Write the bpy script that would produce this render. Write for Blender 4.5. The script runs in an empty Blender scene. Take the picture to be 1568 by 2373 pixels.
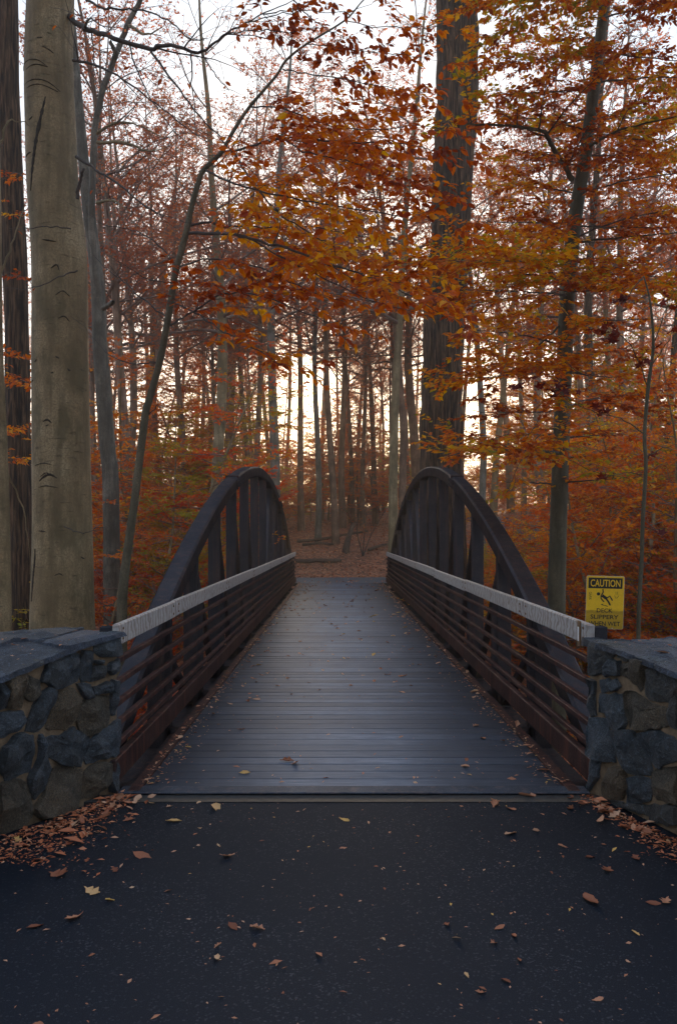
import bpy, math
import numpy as np
from mathutils import Vector
R = np.random.default_rng(11)
sc = bpy.context.scene
col = sc.collection
rad = math.radians

# ------------------------------------------------------------------ camera
F, VX, HY, EYE = 1977.0, 783.0, 1238.0, 1.65      # focal length, vanishing point and horizon in a 1568x2372 picture
cam_d = bpy.data.cameras.new("camera"); cam = bpy.data.objects.new("camera", cam_d); col.objects.link(cam)
cam.location = (0, 0, EYE); cam.rotation_euler = (rad(90), 0, 0)
cam_d.sensor_fit = 'VERTICAL'; cam_d.sensor_height = 36.0; cam_d.lens = 36.0 * F / 2372
cam_d.shift_x = (784 - VX) / 2372; cam_d.shift_y = (HY - 1186) / 2372
cam_d.clip_start = 0.05; cam_d.clip_end = 3000
sc.camera = cam

# ------------------------------------------------------------------ sky and sun
SUN_EL = 13.0
w = bpy.data.worlds.new("World"); sc.world = w; w.use_nodes = True
wn = w.node_tree; wn.nodes.clear()
sky = wn.nodes.new("ShaderNodeTexSky"); sky.sky_type = 'NISHITA'; sky.sun_disc = False
sky.sun_elevation = rad(SUN_EL); sky.sun_rotation = 0.0; sky.air_density = 1.0; sky.dust_density = 2.0; sky.ozone_density = 1.0
hs = wn.nodes.new("ShaderNodeHueSaturation"); hs.inputs['Saturation'].default_value = 1.05; hs.inputs['Value'].default_value = 1.0
mx = wn.nodes.new("ShaderNodeMix"); mx.data_type = 'RGBA'; mx.inputs[0].default_value = 0.76     # thin high cloud over the clear sky
mx.inputs[7].default_value = (3.55, 4.5, 5.6, 1)
bg = wn.nodes.new("ShaderNodeBackground"); bg.inputs[1].default_value = 0.10
wo = wn.nodes.new("ShaderNodeOutputWorld")
wn.links.new(sky.outputs[0], hs.inputs['Color']); wn.links.new(hs.outputs[0], mx.inputs[6]); wn.links.new(mx.outputs[2], bg.inputs[0]); wn.links.new(bg.outputs[0], wo.inputs[0])
sun_d = bpy.data.lights.new("sun", 'SUN'); sun_d.energy = 3.4; sun_d.angle = rad(12); sun_d.color = (1.0, 0.74, 0.47)
sun = bpy.data.objects.new("sun", sun_d); col.objects.link(sun)
sun.rotation_euler = Vector((0, -math.cos(rad(SUN_EL)), -math.sin(rad(SUN_EL)))).to_track_quat('-Z', 'Y').to_euler()
sc.view_settings.view_transform = 'Standard'; sc.view_settings.look = 'None'; sc.view_settings.gamma = 1.0
sc.view_settings.exposure = 1.15
sc.render.engine = 'CYCLES'; sc.cycles.max_bounces = 4; sc.cycles.diffuse_bounces = 2; sc.cycles.transmission_bounces = 3
sc.cycles.use_denoising = True

sc.cycles.use_adaptive_sampling = True; sc.cycles.adaptive_threshold = 0.02

# ------------------------------------------------------------------ helpers
def P(px, py, d):
    """a pixel of the 1568x2372 picture, at distance d along the bridge axis"""
    return np.array([(px - VX) / F * d, d, EYE + (HY - py) / F * d])

def mesh_np(name, V, faces_list, attr=None, smooth=True):
    """faces_list: arrays of shape (n,3) or (n,4)"""
    me = bpy.data.meshes.new(name)
    V = np.asarray(V, np.float32)
    me.vertices.add(len(V)); me.vertices.foreach_set("co", V.ravel())
    fl = [np.asarray(f, np.int32) for f in faces_list if len(f)]
    loops = np.concatenate([f.ravel() for f in fl]); tot = np.concatenate([np.full(len(f), f.shape[1], np.int32) for f in fl])
    start = np.concatenate([[0], np.cumsum(tot)[:-1]]).astype(np.int32)
    me.loops.add(len(loops)); me.loops.foreach_set("vertex_index", loops)
    me.polygons.add(len(tot)); me.polygons.foreach_set("loop_start", start)
    try: me.polygons.foreach_set("loop_total", tot)
    except Exception: pass
    me.polygons.foreach_set("use_smooth", np.full(len(tot), smooth, bool))
    if attr is not None:
        a = me.attributes.new("rnd", 'FLOAT', 'POINT'); a.data.foreach_set("value", np.asarray(attr, np.float32))
    me.update(calc_edges=True)
    return me

def link(name, me, mat=None, parent=None, loc=None):
    o = bpy.data.objects.new(name, me); col.objects.link(o)
    if mat is not None:
        if len(me.materials) == 0: me.materials.append(mat)
        elif me.materials[0] != mat:
            o.material_slots[0].link = 'OBJECT'; o.material_slots[0].material = mat
    if parent is not None: o.parent = parent
    if loc is not None: o.location = loc
    return o

def tag(o, label=None, cat=None, group=None, kind=None):
    if label: o["label"] = label
    if cat: o["category"] = cat
    if group: o["group"] = group
    if kind: o["kind"] = kind
    return o

def empty(name, loc, label, cat, group=None):
    o = bpy.data.objects.new(name, None); col.objects.link(o); o.location = loc; o.empty_display_size = 0.2
    return tag(o, label, cat, group)

BOXF = [(0,3,2,1),(4,5,6,7),(0,1,5,4),(1,2,6,5),(2,3,7,6),(3,0,4,7)]
def box_v(x0, x1, y0, y1, z0, z1):
    return [(x0,y0,z0),(x1,y0,z0),(x1,y1,z0),(x0,y1,z0),(x0,y0,z1),(x1,y0,z1),(x1,y1,z1),(x0,y1,z1)]
def bev(o, wd=0.004, seg=1):
    m = o.modifiers.new("bevel", 'BEVEL'); m.width = wd; m.segments = seg; m.limit_method = 'ANGLE'; return o
def box(name, b, mat, parent=None, bevel=0.0):
    me = bpy.data.meshes.new(name); me.from_pydata(box_v(*b), [], BOXF); me.update()
    o = link(name, me, mat, parent)
    if bevel: bev(o, bevel)
    return o
def bar(name, a, b, wx, wz, mat, parent):
    """square bar from a to b"""
    a, b = np.array(a, float), np.array(b, float); d = b - a; d /= np.linalg.norm(d)
    s = np.array([1.0, 0, 0]); s = s - d * s.dot(d); s /= np.linalg.norm(s); u = np.cross(s, d)
    V = [p + s*i*wx/2 + u*j*wz/2 for p in (a, b) for i, j in ((-1,-1),(1,-1),(1,1),(-1,1))]
    me = bpy.data.meshes.new(name); me.from_pydata([tuple(v) for v in V], [], BOXF); me.update()
    return link(name, me, mat, parent)

# smooth value noise for shapes
_perm = np.random.default_rng(3).random((64, 64, 64))
def vnoise(p):
    p = np.asarray(p, float); i = np.floor(p).astype(int); f = p - i; f = f*f*(3-2*f); r = 0
    for dx in (0,1):
        for dy in (0,1):
            for dz in (0,1):
                wgt = (f[...,0] if dx else 1-f[...,0])*(f[...,1] if dy else 1-f[...,1])*(f[...,2] if dz else 1-f[...,2])
                r = r + wgt*_perm[(i[...,0]+dx)%64,(i[...,1]+dy)%64,(i[...,2]+dz)%64]
    return r*2-1
def spline(pts, n):
    """Catmull-Rom through rows of pts"""
    pts = np.asarray(pts, float); k = len(pts); q = np.vstack([2*pts[0]-pts[1], pts, 2*pts[-1]-pts[-2]])
    t = np.linspace(0, k-1-1e-9, n); i = t.astype(int); f = (t-i)[:,None]
    a, b, c, d = q[i], q[i+1], q[i+2], q[i+3]
    return 0.5*((2*b)+(c-a)*f+(2*a-5*b+4*c-d)*f**2+(3*b-a-3*c+d)*f**3)

# ------------------------------------------------------------------ materials
def nm(name):
    m = bpy.data.materials.new(name); m.use_nodes = True; nt = m.node_tree
    return m, nt, nt.nodes["Principled BSDF"]
def N(nt, t, **kw):
    n = nt.nodes.new(t)
    for k, v in kw.items():
        if k in n.inputs: n.inputs[k].default_value = v
        else: setattr(n, k, v)
    return n
def coords(nt, scale=(1,1,1), kind='Object', rot=(0,0,0)):
    tc = N(nt, "ShaderNodeTexCoord"); mp = N(nt, "ShaderNodeMapping"); mp.inputs['Scale'].default_value = scale; mp.inputs['Rotation'].default_value = rot
    nt.links.new(tc.outputs[kind], mp.inputs[0]); return mp.outputs[0]
def noise(nt, vec, scale, detail=6, rough=0.6, dist=0.0):
    n = N(nt, "ShaderNodeTexNoise"); n.inputs['Scale'].default_value = scale; n.inputs['Detail'].default_value = detail
    n.inputs['Roughness'].default_value = rough; n.inputs['Distortion'].default_value = dist
    nt.links.new(vec, n.inputs['Vector']); return n.outputs['Fac']
def ramp(nt, fac, stops, interp='LINEAR'):
    r = N(nt, "ShaderNodeValToRGB"); r.color_ramp.interpolation = interp; e = r.color_ramp.elements
    while len(e) < len(stops): e.new(0.5)
    for i, (p, c) in enumerate(stops):
        e[i].position = p; e[i].color = (c, c, c, 1) if isinstance(c, (int, float)) else (*c, 1)
    nt.links.new(fac, r.inputs[0]); return r.outputs[0]
def mixc(nt, f, a, b, mode='MIX'):
    m = N(nt, "ShaderNodeMix"); m.data_type = 'RGBA'; m.blend_type = mode
    for s, v in ((0, f), (6, a), (7, b)):
        if hasattr(v, 'is_linked'): nt.links.new(v, m.inputs[s])
        elif s == 0: m.inputs[0].default_value = v
        else: m.inputs[s].default_value = (*v, 1)
    return m.outputs[2]
def math_(nt, op, a, b=None):
    m = N(nt, "ShaderNodeMath"); m.operation = op
    for i, v in enumerate((a, b)):
        if v is None: continue
        if hasattr(v, 'is_linked'): nt.links.new(v, m.inputs[i])
        else: m.inputs[i].default_value = v
    return m.outputs[0]
def bump(nt, bs, h, strength=0.4, dist=0.02):
    b = N(nt, "ShaderNodeBump"); b.inputs['Strength'].default_value = strength; b.inputs['Distance'].default_value = dist
    nt.links.new(h, b.inputs['Height']); nt.links.new(b.outputs[0], bs.inputs['Normal'])
def L(nt, a, b): nt.links.new(a, b)

def make_steel(name, c0, c1, c2, rough=0.5):
    m, nt, bs = nm(name); v = coords(nt)
    n1 = noise(nt, v, 3.0, 8, 0.7); n2 = noise(nt, v, 90, 4, 0.7)
    c = ramp(nt, n1, [(0.38, c0), (0.5, c1), (0.64, c2)])
    c = mixc(nt, ramp(nt, n2, [(0.42, 0.0), (0.6, 0.7)]), c, tuple(x*0.4 for x in c1))
    st = noise(nt, coords(nt, (14, 14, 1.2)), 1.0, 4); c = mixc(nt, ramp(nt, st, [(0.52, 0.0), (0.66, 0.55)]), c, (c2[0]*1.7, c2[1]*1.1, c2[2]*0.8))
    L(nt, c, bs.inputs['Base Color']); bs.inputs['Roughness'].default_value = rough; bs.inputs['Metallic'].default_value = 0.15
    L(nt, ramp(nt, n1, [(0.25, rough-0.12), (0.75, rough+0.15)]), bs.inputs['Roughness'])
    bs.inputs['Specular IOR Level'].default_value = 0.28; bump(nt, bs, n2, 0.25, 0.004); return m
M = {}
M['steel'] = make_steel('weathering_steel', (0.013,0.010,0.010), (0.024,0.018,0.018), (0.044,0.032,0.030), 0.46)
M['rail_steel'] = make_steel('rail_weathering_steel', (0.034,0.017,0.015), (0.052,0.026,0.023), (0.080,0.042,0.036), 0.55)
M['plate'] = make_steel('tread_plate_steel', (0.03,0.034,0.045), (0.045,0.052,0.068), (0.07,0.08,0.10), 0.55)
def mk_tread():
    nt = M['plate'].node_tree; bs = nt.nodes["Principled BSDF"]; v = coords(nt, (28, 28, 28), rot=(0,0,0.785))
    ch = N(nt, "ShaderNodeTexBrick"); ch.inputs['Mortar Size'].default_value = 0.12; ch.inputs['Scale'].default_value = 1.0; L(nt, v, ch.inputs['Vector'])
    bump(nt, bs, ch.outputs['Fac'], 0.8, 0.004); bs.inputs['Metallic'].default_value = 0.2
mk_tread()

def matte(m, gloss, gcol, grough):
    """dry weathered surface: diffuse with a little broad sheen in place of the Principled shader"""
    nt = m.node_tree; bs = nt.nodes["Principled BSDF"]; out = [n for n in nt.nodes if n.type == 'OUTPUT_MATERIAL'][0]
    d = N(nt, "ShaderNodeBsdfDiffuse"); g_ = N(nt, "ShaderNodeBsdfGlossy"); g_.inputs[0].default_value = (*gcol, 1); g_.inputs['Roughness'].default_value = grough; mx_ = N(nt, "ShaderNodeMixShader"); mx_.inputs[0].default_value = gloss
    nt.links.new(bs.inputs['Base Color'].links[0].from_socket, d.inputs[0])
    if bs.inputs['Normal'].is_linked:
        s_ = bs.inputs['Normal'].links[0].from_socket; nt.links.new(s_, d.inputs['Normal']); nt.links.new(s_, g_.inputs['Normal'])
    nt.links.new(d.outputs[0], mx_.inputs[1]); nt.links.new(g_.outputs[0], mx_.inputs[2]); nt.links.new(mx_.outputs[0], out.inputs[0]); nt.nodes.remove(bs)
m, nt, bs = nm('deck_wood'); M['deck'] = m
gp = N(nt, "ShaderNodeNewGeometry").outputs['Position']; gm = N(nt, "ShaderNodeMapping"); gm.inputs['Scale'].default_value = (2.2, 30, 30); L(nt, gp, gm.inputs[0]); n1 = noise(nt, gm.outputs[0], 2.0, 8, 0.65); gm2 = N(nt, "ShaderNodeMapping"); gm2.inputs['Scale'].default_value = (1.6, 0.5, 1); L(nt, gp, gm2.inputs[0]); n2 = noise(nt, gm2.outputs[0], 1.1, 6, 0.65); oi = N(nt, "ShaderNodeObjectInfo")
c = ramp(nt, n1, [(0.25, (0.046,0.062,0.090)), (0.52, (0.108,0.140,0.200)), (0.68, (0.20,0.235,0.30))])
c = mixc(nt, math_(nt, 'MULTIPLY', oi.outputs['Random'], 0.75), c, (0.030,0.032,0.042))
c = mixc(nt, ramp(nt, n2, [(0.4, 0.0), (0.7, 0.5)]), c, (0.110,0.130,0.172))
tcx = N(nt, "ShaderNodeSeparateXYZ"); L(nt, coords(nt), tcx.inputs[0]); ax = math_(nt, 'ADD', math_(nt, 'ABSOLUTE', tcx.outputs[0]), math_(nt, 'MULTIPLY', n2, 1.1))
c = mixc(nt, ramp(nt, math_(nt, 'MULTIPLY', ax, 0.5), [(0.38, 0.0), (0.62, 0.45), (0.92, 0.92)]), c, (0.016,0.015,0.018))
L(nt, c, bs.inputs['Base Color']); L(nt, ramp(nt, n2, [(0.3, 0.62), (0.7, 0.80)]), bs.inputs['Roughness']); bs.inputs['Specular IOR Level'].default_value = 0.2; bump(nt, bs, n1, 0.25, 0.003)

matte(M['steel'], 0.05, (0.60,0.68,0.88), 0.42); matte(M['rail_steel'], 0.05, (0.66,0.62,0.70), 0.45); matte(M['plate'], 0.05, (0.6,0.7,0.95), 0.5)
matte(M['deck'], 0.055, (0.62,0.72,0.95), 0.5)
m, nt, bs = nm('weathered_board'); M['board'] = m
oi = N(nt, "ShaderNodeObjectInfo"); tc = N(nt, "ShaderNodeTexCoord"); ad = N(nt, "ShaderNodeVectorMath"); ad.operation = 'MULTIPLY_ADD'
L(nt, tc.outputs['Object'], ad.inputs[0]); ad.inputs[1].default_value = (1,1,1)
cb = N(nt, "ShaderNodeCombineXYZ"); L(nt, math_(nt, 'MULTIPLY', oi.outputs['Random'], 37.0), cb.inputs[0]); L(nt, cb.outputs[0], ad.inputs[2])
mp = N(nt, "ShaderNodeMapping"); mp.inputs['Scale'].default_value = (1, 0.9, 1.6); L(nt, ad.outputs[0], mp.inputs[0])
wv = N(nt, "ShaderNodeTexWave"); wv.wave_type = 'BANDS'; wv.bands_direction = 'Y'
for k, x in (('Scale', 4.0), ('Distortion', 10.0), ('Detail', 2.0), ('Detail Scale', 1.3), ('Detail Roughness', 0.55)): wv.inputs[k].default_value = x
L(nt, mp.outputs[0], wv.inputs['Vector']); n1 = noise(nt, mp.outputs[0], 14, 6)
c = ramp(nt, wv.outputs['Fac'], [(0.05, (0.24,0.195,0.175)), (0.30, (0.34,0.305,0.29)), (0.75, (0.42,0.395,0.385))])
c = mixc(nt, ramp(nt, n1, [(0.4, 0.0), (0.75, 0.6)]), c, (0.22,0.165,0.15))
L(nt, c, bs.inputs['Base Color']); bs.inputs['Roughness'].default_value = 0.75; bump(nt, bs, wv.outputs['Fac'], 0.3, 0.004)

m, nt, bs = nm('asphalt'); M['asphalt'] = m
v = coords(nt); n1 = noise(nt, v, 210, 3, 0.8); n2 = noise(nt, v, 0.9, 5, 0.6); vo = N(nt, "ShaderNodeTexVoronoi"); vo.inputs['Scale'].default_value = 130; L(nt, v, vo.inputs['Vector'])
sp = ramp(nt, vo.outputs['Color'], [(0.78, 0.0), (0.86, 1.0)])
c = ramp(nt, n1, [(0.36, (0.001,0.0014,0.0022)), (0.55, (0.0050,0.0066,0.0105)), (0.70, (0.034,0.041,0.056))])
c = mixc(nt, math_(nt, 'MULTIPLY', sp, 0.4), c, (0.10,0.11,0.135))
c = mixc(nt, ramp(nt, n2, [(0.40, 0.0), (0.60, 0.75)]), c, (0.004,0.0055,0.0095))
L(nt, c, bs.inputs['Base Color']); bs.inputs['Roughness'].default_value = 0.85; bs.inputs['Specular IOR Level'].default_value = 0.12; bump(nt, bs, n1, 0.7, 0.006)
M['pale_asphalt'] = M['asphalt'].copy(); M['pale_asphalt'].name = 'pale_asphalt'  # paler copy of the asphalt for the far path and landing
for n_ in M['pale_asphalt'].node_tree.nodes:
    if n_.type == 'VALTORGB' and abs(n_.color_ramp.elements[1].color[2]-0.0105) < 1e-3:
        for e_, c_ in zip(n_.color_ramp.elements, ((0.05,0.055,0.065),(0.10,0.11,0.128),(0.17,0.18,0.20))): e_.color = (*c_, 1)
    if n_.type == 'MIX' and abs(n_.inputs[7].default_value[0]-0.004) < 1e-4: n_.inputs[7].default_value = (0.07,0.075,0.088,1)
matte(M['asphalt'], 0.03, (0.66,0.76,1.0), 0.5); matte(M['pale_asphalt'], 0.05, (0.66,0.76,1.0), 0.5)
m, nt, bs = nm('concrete'); M['concrete'] = m
v = coords(nt); n1 = noise(nt, v, 25, 8, 0.7); L(nt, ramp(nt, n1, [(0.38,(0.012,0.012,0.014)),(0.62,(0.034,0.033,0.034))]), bs.inputs['Base Color']); bs.inputs['Roughness'].default_value = 0.75; bump(nt, bs, n1, 0.4, 0.006)

m, nt, bs = nm('forest_soil'); M['soil'] = m
v = coords(nt); vo = N(nt, "ShaderNodeTexVoronoi"); vo.inputs['Scale'].default_value = 11; L(nt, v, vo.inputs['Vector']); n2 = noise(nt, v, 0.35, 6, 0.6)
sep = N(nt, "ShaderNodeSeparateColor"); L(nt, vo.outputs['Color'], sep.inputs[0])
c = ramp(nt, sep.outputs[0], [(0.0,(0.07,0.028,0.017)),(0.35,(0.20,0.075,0.040)),(0.7,(0.33,0.125,0.065)),(1.0,(0.44,0.20,0.11))])
c = mixc(nt, ramp(nt, n2, [(0.45,0.0),(0.75,0.6)]), c, (0.06,0.03,0.018))
L(nt, c, bs.inputs['Base Color']); bs.inputs['Roughness'].default_value = 0.85; bump(nt, bs, vo.outputs['Distance'], 0.6, 0.03)

def mk_stone(name, base, warm, wamt):
    m, nt, bs = nm(name); v = coords(nt); oi = N(nt, "ShaderNodeObjectInfo")
    n1 = noise(nt, v, 9, 10, 0.7); n2 = noise(nt, v, 45, 6, 0.75); n3 = noise(nt, v, 3.5, 4, 0.6)
    c = ramp(nt, n1, [(0.38, tuple(x*0.4 for x in base)), (0.5, base), (0.63, tuple(x*2.0 for x in base))])
    c = mixc(nt, ramp(nt, n3, [(0.5-0.3*wamt, 0.0), (0.75, min(1, 0.25+wamt))]), c, warm)
    c = mixc(nt, math_(nt, 'MULTIPLY', oi.outputs['Random'], 0.55), c, tuple(x*0.45 for x in base)); c = mixc(nt, ramp(nt, oi.outputs['Random'], [(0.0, 0.45), (0.25, 0.0)]), c, tuple(x*2.2 for x in base)); c = mixc(nt, ramp(nt, oi.outputs['Random'], [(0.72, 0.0), (0.85, 0.5)]), c, warm)
    n4 = noise(nt, v, 130, 4, 0.8); c = mixc(nt, ramp(nt, n4, [(0.45, 0.75), (0.60, 0.0)]), c, tuple(x*0.25 for x in base))
    c = mixc(nt, ramp(nt, n2, [(0.54, 0.0), (0.72, 0.55)]), c, tuple(x*3.4 for x in base))
    L(nt, c, bs.inputs['Base Color']); bs.inputs['Roughness'].default_value = 0.62
    bump(nt, bs, math_(nt, 'ADD', n1, math_(nt, 'MULTIPLY', n2, 0.7)), 1.0, 0.035); return m
M['stone'] = mk_stone('dark_fieldstone', (0.056,0.072,0.094), (0.13,0.10,0.070), 0.3)
M['stone_brown'] = mk_stone('brown_fieldstone', (0.085,0.074,0.060), (0.22,0.135,0.064), 0.7)
M['cap'] = mk_stone('cap_slate', (0.050,0.064,0.100), (0.080,0.074,0.075), 0.25)
m, nt, bs = nm('mortar'); M['mortar'] = m
v = coords(nt); n1 = noise(nt, v, 16, 8, 0.7); n2 = noise(nt, v, 2.5, 4); c = ramp(nt, n1, [(0.3,(0.08,0.050,0.028)),(0.7,(0.25,0.165,0.098))])
L(nt, c, bs.inputs['Base Color']); bs.inputs['Roughness'].default_value = 0.9; bump(nt, bs, n1, 0.8, 0.012)

def mk_beech(name, c0, c1, c2):
    m, nt, bs = nm(name); v = coords(nt)
    n1 = noise(nt, v, 1.6, 6, 0.6); n2 = noise(nt, coords(nt, (3, 3, 22)), 2.2, 6, 0.7); n3 = noise(nt, v, 60, 4, 0.7); n4 = noise(nt, coords(nt, (7, 7, 0.7)), 1.5, 3)
    c = ramp(nt, n1, [(0.38, c0), (0.5, c1), (0.63, c2)])
    c = mixc(nt, ramp(nt, n4, [(0.46, 0.0), (0.62, 0.6)]), c, tuple(x*0.6 for x in c0))
    mk = ramp(nt, n2, [(0.60, 0.0), (0.66, 1.0)])
    n5 = noise(nt, coords(nt, (1,1,0.45)), 3.2, 8, 0.75)
    c = mixc(nt, ramp(nt, n5, [(0.50, 0.0), (0.60, 0.75)]), c, (c0[0]*0.55, c0[1]*0.62, c0[2]*0.55))
    c = mixc(nt, math_(nt, 'MULTIPLY', mk, 0.7), c, tuple(x*0.3 for x in c0))
    c = mixc(nt, ramp(nt, n3, [(0.42, 0.0), (0.60, 0.6)]), c, tuple(x*0.45 for x in c1))
    L(nt, c, bs.inputs['Base Color']); bs.inputs['Roughness'].default_value = 0.75
    bump(nt, bs, math_(nt, 'SUBTRACT', math_(nt, 'MULTIPLY', n3, 0.5), mk), 0.6, 0.015); return m
M['beech'] = mk_beech('beech_bark', (0.185,0.126,0.060), (0.28,0.195,0.098), (0.38,0.28,0.155))
M['beech_pale'] = mk_beech('pale_beech_bark', (0.12,0.105,0.08), (0.19,0.17,0.14), (0.28,0.255,0.22))
M['olive'] = mk_beech('olive_bark', (0.065,0.052,0.027), (0.105,0.086,0.047), (0.15,0.126,0.078))
M['grey_bark'] = mk_beech('grey_bark', (0.075,0.058,0.042), (0.14,0.112,0.084), (0.24,0.20,0.155))
M['sapling'] = mk_beech('sapling_bark', (0.078,0.062,0.034), (0.125,0.100,0.058), (0.18,0.145,0.09))
M['brown_bark'] = mk_beech('brown_bark', (0.15,0.082,0.050), (0.25,0.140,0.088), (0.36,0.215,0.14))
m, nt, bs = nm('furrowed_bark'); M['oak'] = m
v = coords(nt, (22, 22, 1.7)); n1 = noise(nt, v, 1.0, 8, 0.6, 0.6); n2 = noise(nt, coords(nt), 40, 5, 0.7)
L(nt, ramp(nt, n1, [(0.40,(0.010,0.004,0.002)),(0.51,(0.060,0.030,0.015)),(0.64,(0.15,0.082,0.045))]), bs.inputs['Base Color'])
bs.inputs['Roughness'].default_value = 0.9; bump(nt, bs, math_(nt, 'ADD', n1, math_(nt, 'MULTIPLY', n2, 0.15)), 1.0, 0.05)
m, nt, bs = nm('twig_bark'); M['twig'] = m
L(nt, ramp(nt, noise(nt, coords(nt), 5, 3), [(0.3,(0.040,0.030,0.026)),(0.7,(0.095,0.072,0.062))]), bs.inputs['Base Color']); bs.inputs['Roughness'].default_value = 0.8
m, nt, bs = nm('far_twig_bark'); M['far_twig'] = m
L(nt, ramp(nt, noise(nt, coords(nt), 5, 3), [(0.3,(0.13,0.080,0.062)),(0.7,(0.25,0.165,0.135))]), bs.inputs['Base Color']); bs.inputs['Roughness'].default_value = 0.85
m, nt, bs = nm('dead_wood'); M['dead'] = m
v = coords(nt, (4,4,14)); n1 = noise(nt, v, 2, 7, 0.7); L(nt, ramp(nt, n1, [(0.3,(0.03,0.018,0.013)),(0.7,(0.12,0.075,0.055))]), bs.inputs['Base Color']); bs.inputs['Roughness'].default_value = 0.9; bump(nt, bs, n1, 0.8, 0.02)
m, nt, bs = nm('bark_scar'); M['scar'] = m
n1 = noise(nt, coords(nt), 40, 5); L(nt, ramp(nt, n1, [(0.3,(0.012,0.009,0.007)),(0.7,(0.05,0.036,0.025))]), bs.inputs['Base Color']); bs.inputs['Roughness'].default_value = 0.95

def mk_leaf(name, stops, per_object=False, trans=0.6, objmix=0.35):
    m = bpy.data.materials.new(name); m.use_nodes = True; nt = m.node_tree; nt.nodes.clear()
    out = N(nt, "ShaderNodeOutputMaterial"); oi = N(nt, "ShaderNodeObjectInfo")
    if per_object: f = oi.outputs['Random']
    else:
        a = N(nt, "ShaderNodeAttribute"); a.attribute_name = "rnd"
        f = math_(nt, 'ADD', math_(nt, 'MULTIPLY', a.outputs['Fac'], 1-objmix), math_(nt, 'MULTIPLY', oi.outputs['Random'], objmix)) if objmix else a.outputs['Fac']
    c = ramp(nt, f, stops); v = coords(nt); n1 = noise(nt, v, 55, 3)
    c = mixc(nt, math_(nt, 'MULTIPLY', n1, 0.35), c, tuple(x*0.35 for x in stops[len(stops)//2][1]))
    d = N(nt, "ShaderNodeBsdfDiffuse"); t = N(nt, "ShaderNodeBsdfTranslucent"); mix = N(nt, "ShaderNodeMixShader"); mix.inputs[0].default_value = trans
    L(nt, c, d.inputs[0]); hsv = N(nt, "ShaderNodeHueSaturation"); hsv.inputs['Saturation'].default_value = 1.12; hsv.inputs['Value'].default_value = 1.15; L(nt, c, hsv.inputs['Color']); L(nt, hsv.outputs[0], t.inputs[0])
    L(nt, d.outputs[0], mix.inputs[1]); L(nt, t.outputs[0], mix.inputs[2])
    g = N(nt, "ShaderNodeBsdfGlossy"); g.inputs['Roughness'].default_value = 0.45; g.inputs[0].default_value = (0.6,0.6,0.65,1); m2 = N(nt, "ShaderNodeMixShader"); m2.inputs[0].default_value = 0.03
    L(nt, mix.outputs[0], m2.inputs[1]); L(nt, g.outputs[0], m2.inputs[2]); L(nt, m2.outputs[0], out.inputs[0]); return m
ST_OR = [(0.0,(0.18,0.024,0.006)),(0.22,(0.42,0.060,0.008)),(0.5,(0.68,0.140,0.008)),(0.78,(0.82,0.27,0.010)),(1.0,(0.86,0.46,0.02))]
ST_RT = [(0.0,(0.26,0.026,0.010)),(0.25,(0.60,0.095,0.012)),(0.5,(0.78,0.23,0.014)),(0.72,(0.80,0.43,0.025)),(0.88,(0.46,0.36,0.035)),(1.0,(0.22,0.24,0.035))]
ST_BR = [(0.0,(0.28,0.080,0.050)),(0.4,(0.48,0.140,0.075)),(0.75,(0.64,0.22,0.10)),(1.0,(0.70,0.32,0.12))]
ST_UN = [(0.0,(0.34,0.050,0.018)),(0.3,(0.60,0.105,0.022)),(0.6,(0.76,0.20,0.026)),(0.85,(0.82,0.38,0.04)),(1.0,(0.56,0.46,0.06))]
ST_YG = [(0.0,(0.40,0.16,0.02)),(0.35,(0.50,0.30,0.03)),(0.7,(0.40,0.36,0.05)),(1.0,(0.20,0.26,0.05))]
ST_MA = [(0.0,(0.060,0.010,0.010)),(0.5,(0.13,0.020,0.016)),(1.0,(0.24,0.045,0.022))]
ST_FL = [(0.0,(0.20,0.062,0.034)),(0.3,(0.42,0.16,0.085)),(0.6,(0.60,0.30,0.18)),(0.85,(0.72,0.46,0.31)),(1.0,(0.72,0.44,0.12))]
ST_LI = [(0.0,(0.14,0.036,0.020)),(0.35,(0.42,0.125,0.058)),(0.65,(0.62,0.22,0.105)),(0.9,(0.74,0.36,0.20)),(1.0,(0.78,0.46,0.30))]
ST_RD = [(0.0,(0.30,0.034,0.014)),(0.4,(0.62,0.070,0.018)),(0.7,(0.80,0.13,0.02)),(1.0,(0.42,0.40,0.06))]
M['lf_orange'] = mk_leaf('orange_beech_leaf', ST_OR, objmix=0); M['lf_orange_obj'] = mk_leaf('orange_beech_leaf_single', ST_OR, True)
M['lf_right'] = mk_leaf('olive_orange_leaf', ST_RT, objmix=0); M['lf_brown'] = mk_leaf('brown_leaf', ST_BR); M['lf_under'] = mk_leaf('understory_leaf', ST_UN)
M['lf_yellow'] = mk_leaf('yellow_green_leaf', ST_YG); M['lf_maroon'] = mk_leaf('maroon_leaf', ST_MA); M['lf_red'] = mk_leaf('red_leaf', ST_RD)
M['lf_fallen'] = mk_leaf('fallen_leaf', ST_FL, True, 0.1); M['lf_litter'] = mk_leaf('litter_leaf', ST_LI, objmix=0, trans=0.05); M['lf_crumb'] = mk_leaf('leaf_crumb', ST_FL, objmix=0, trans=0.05)

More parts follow.
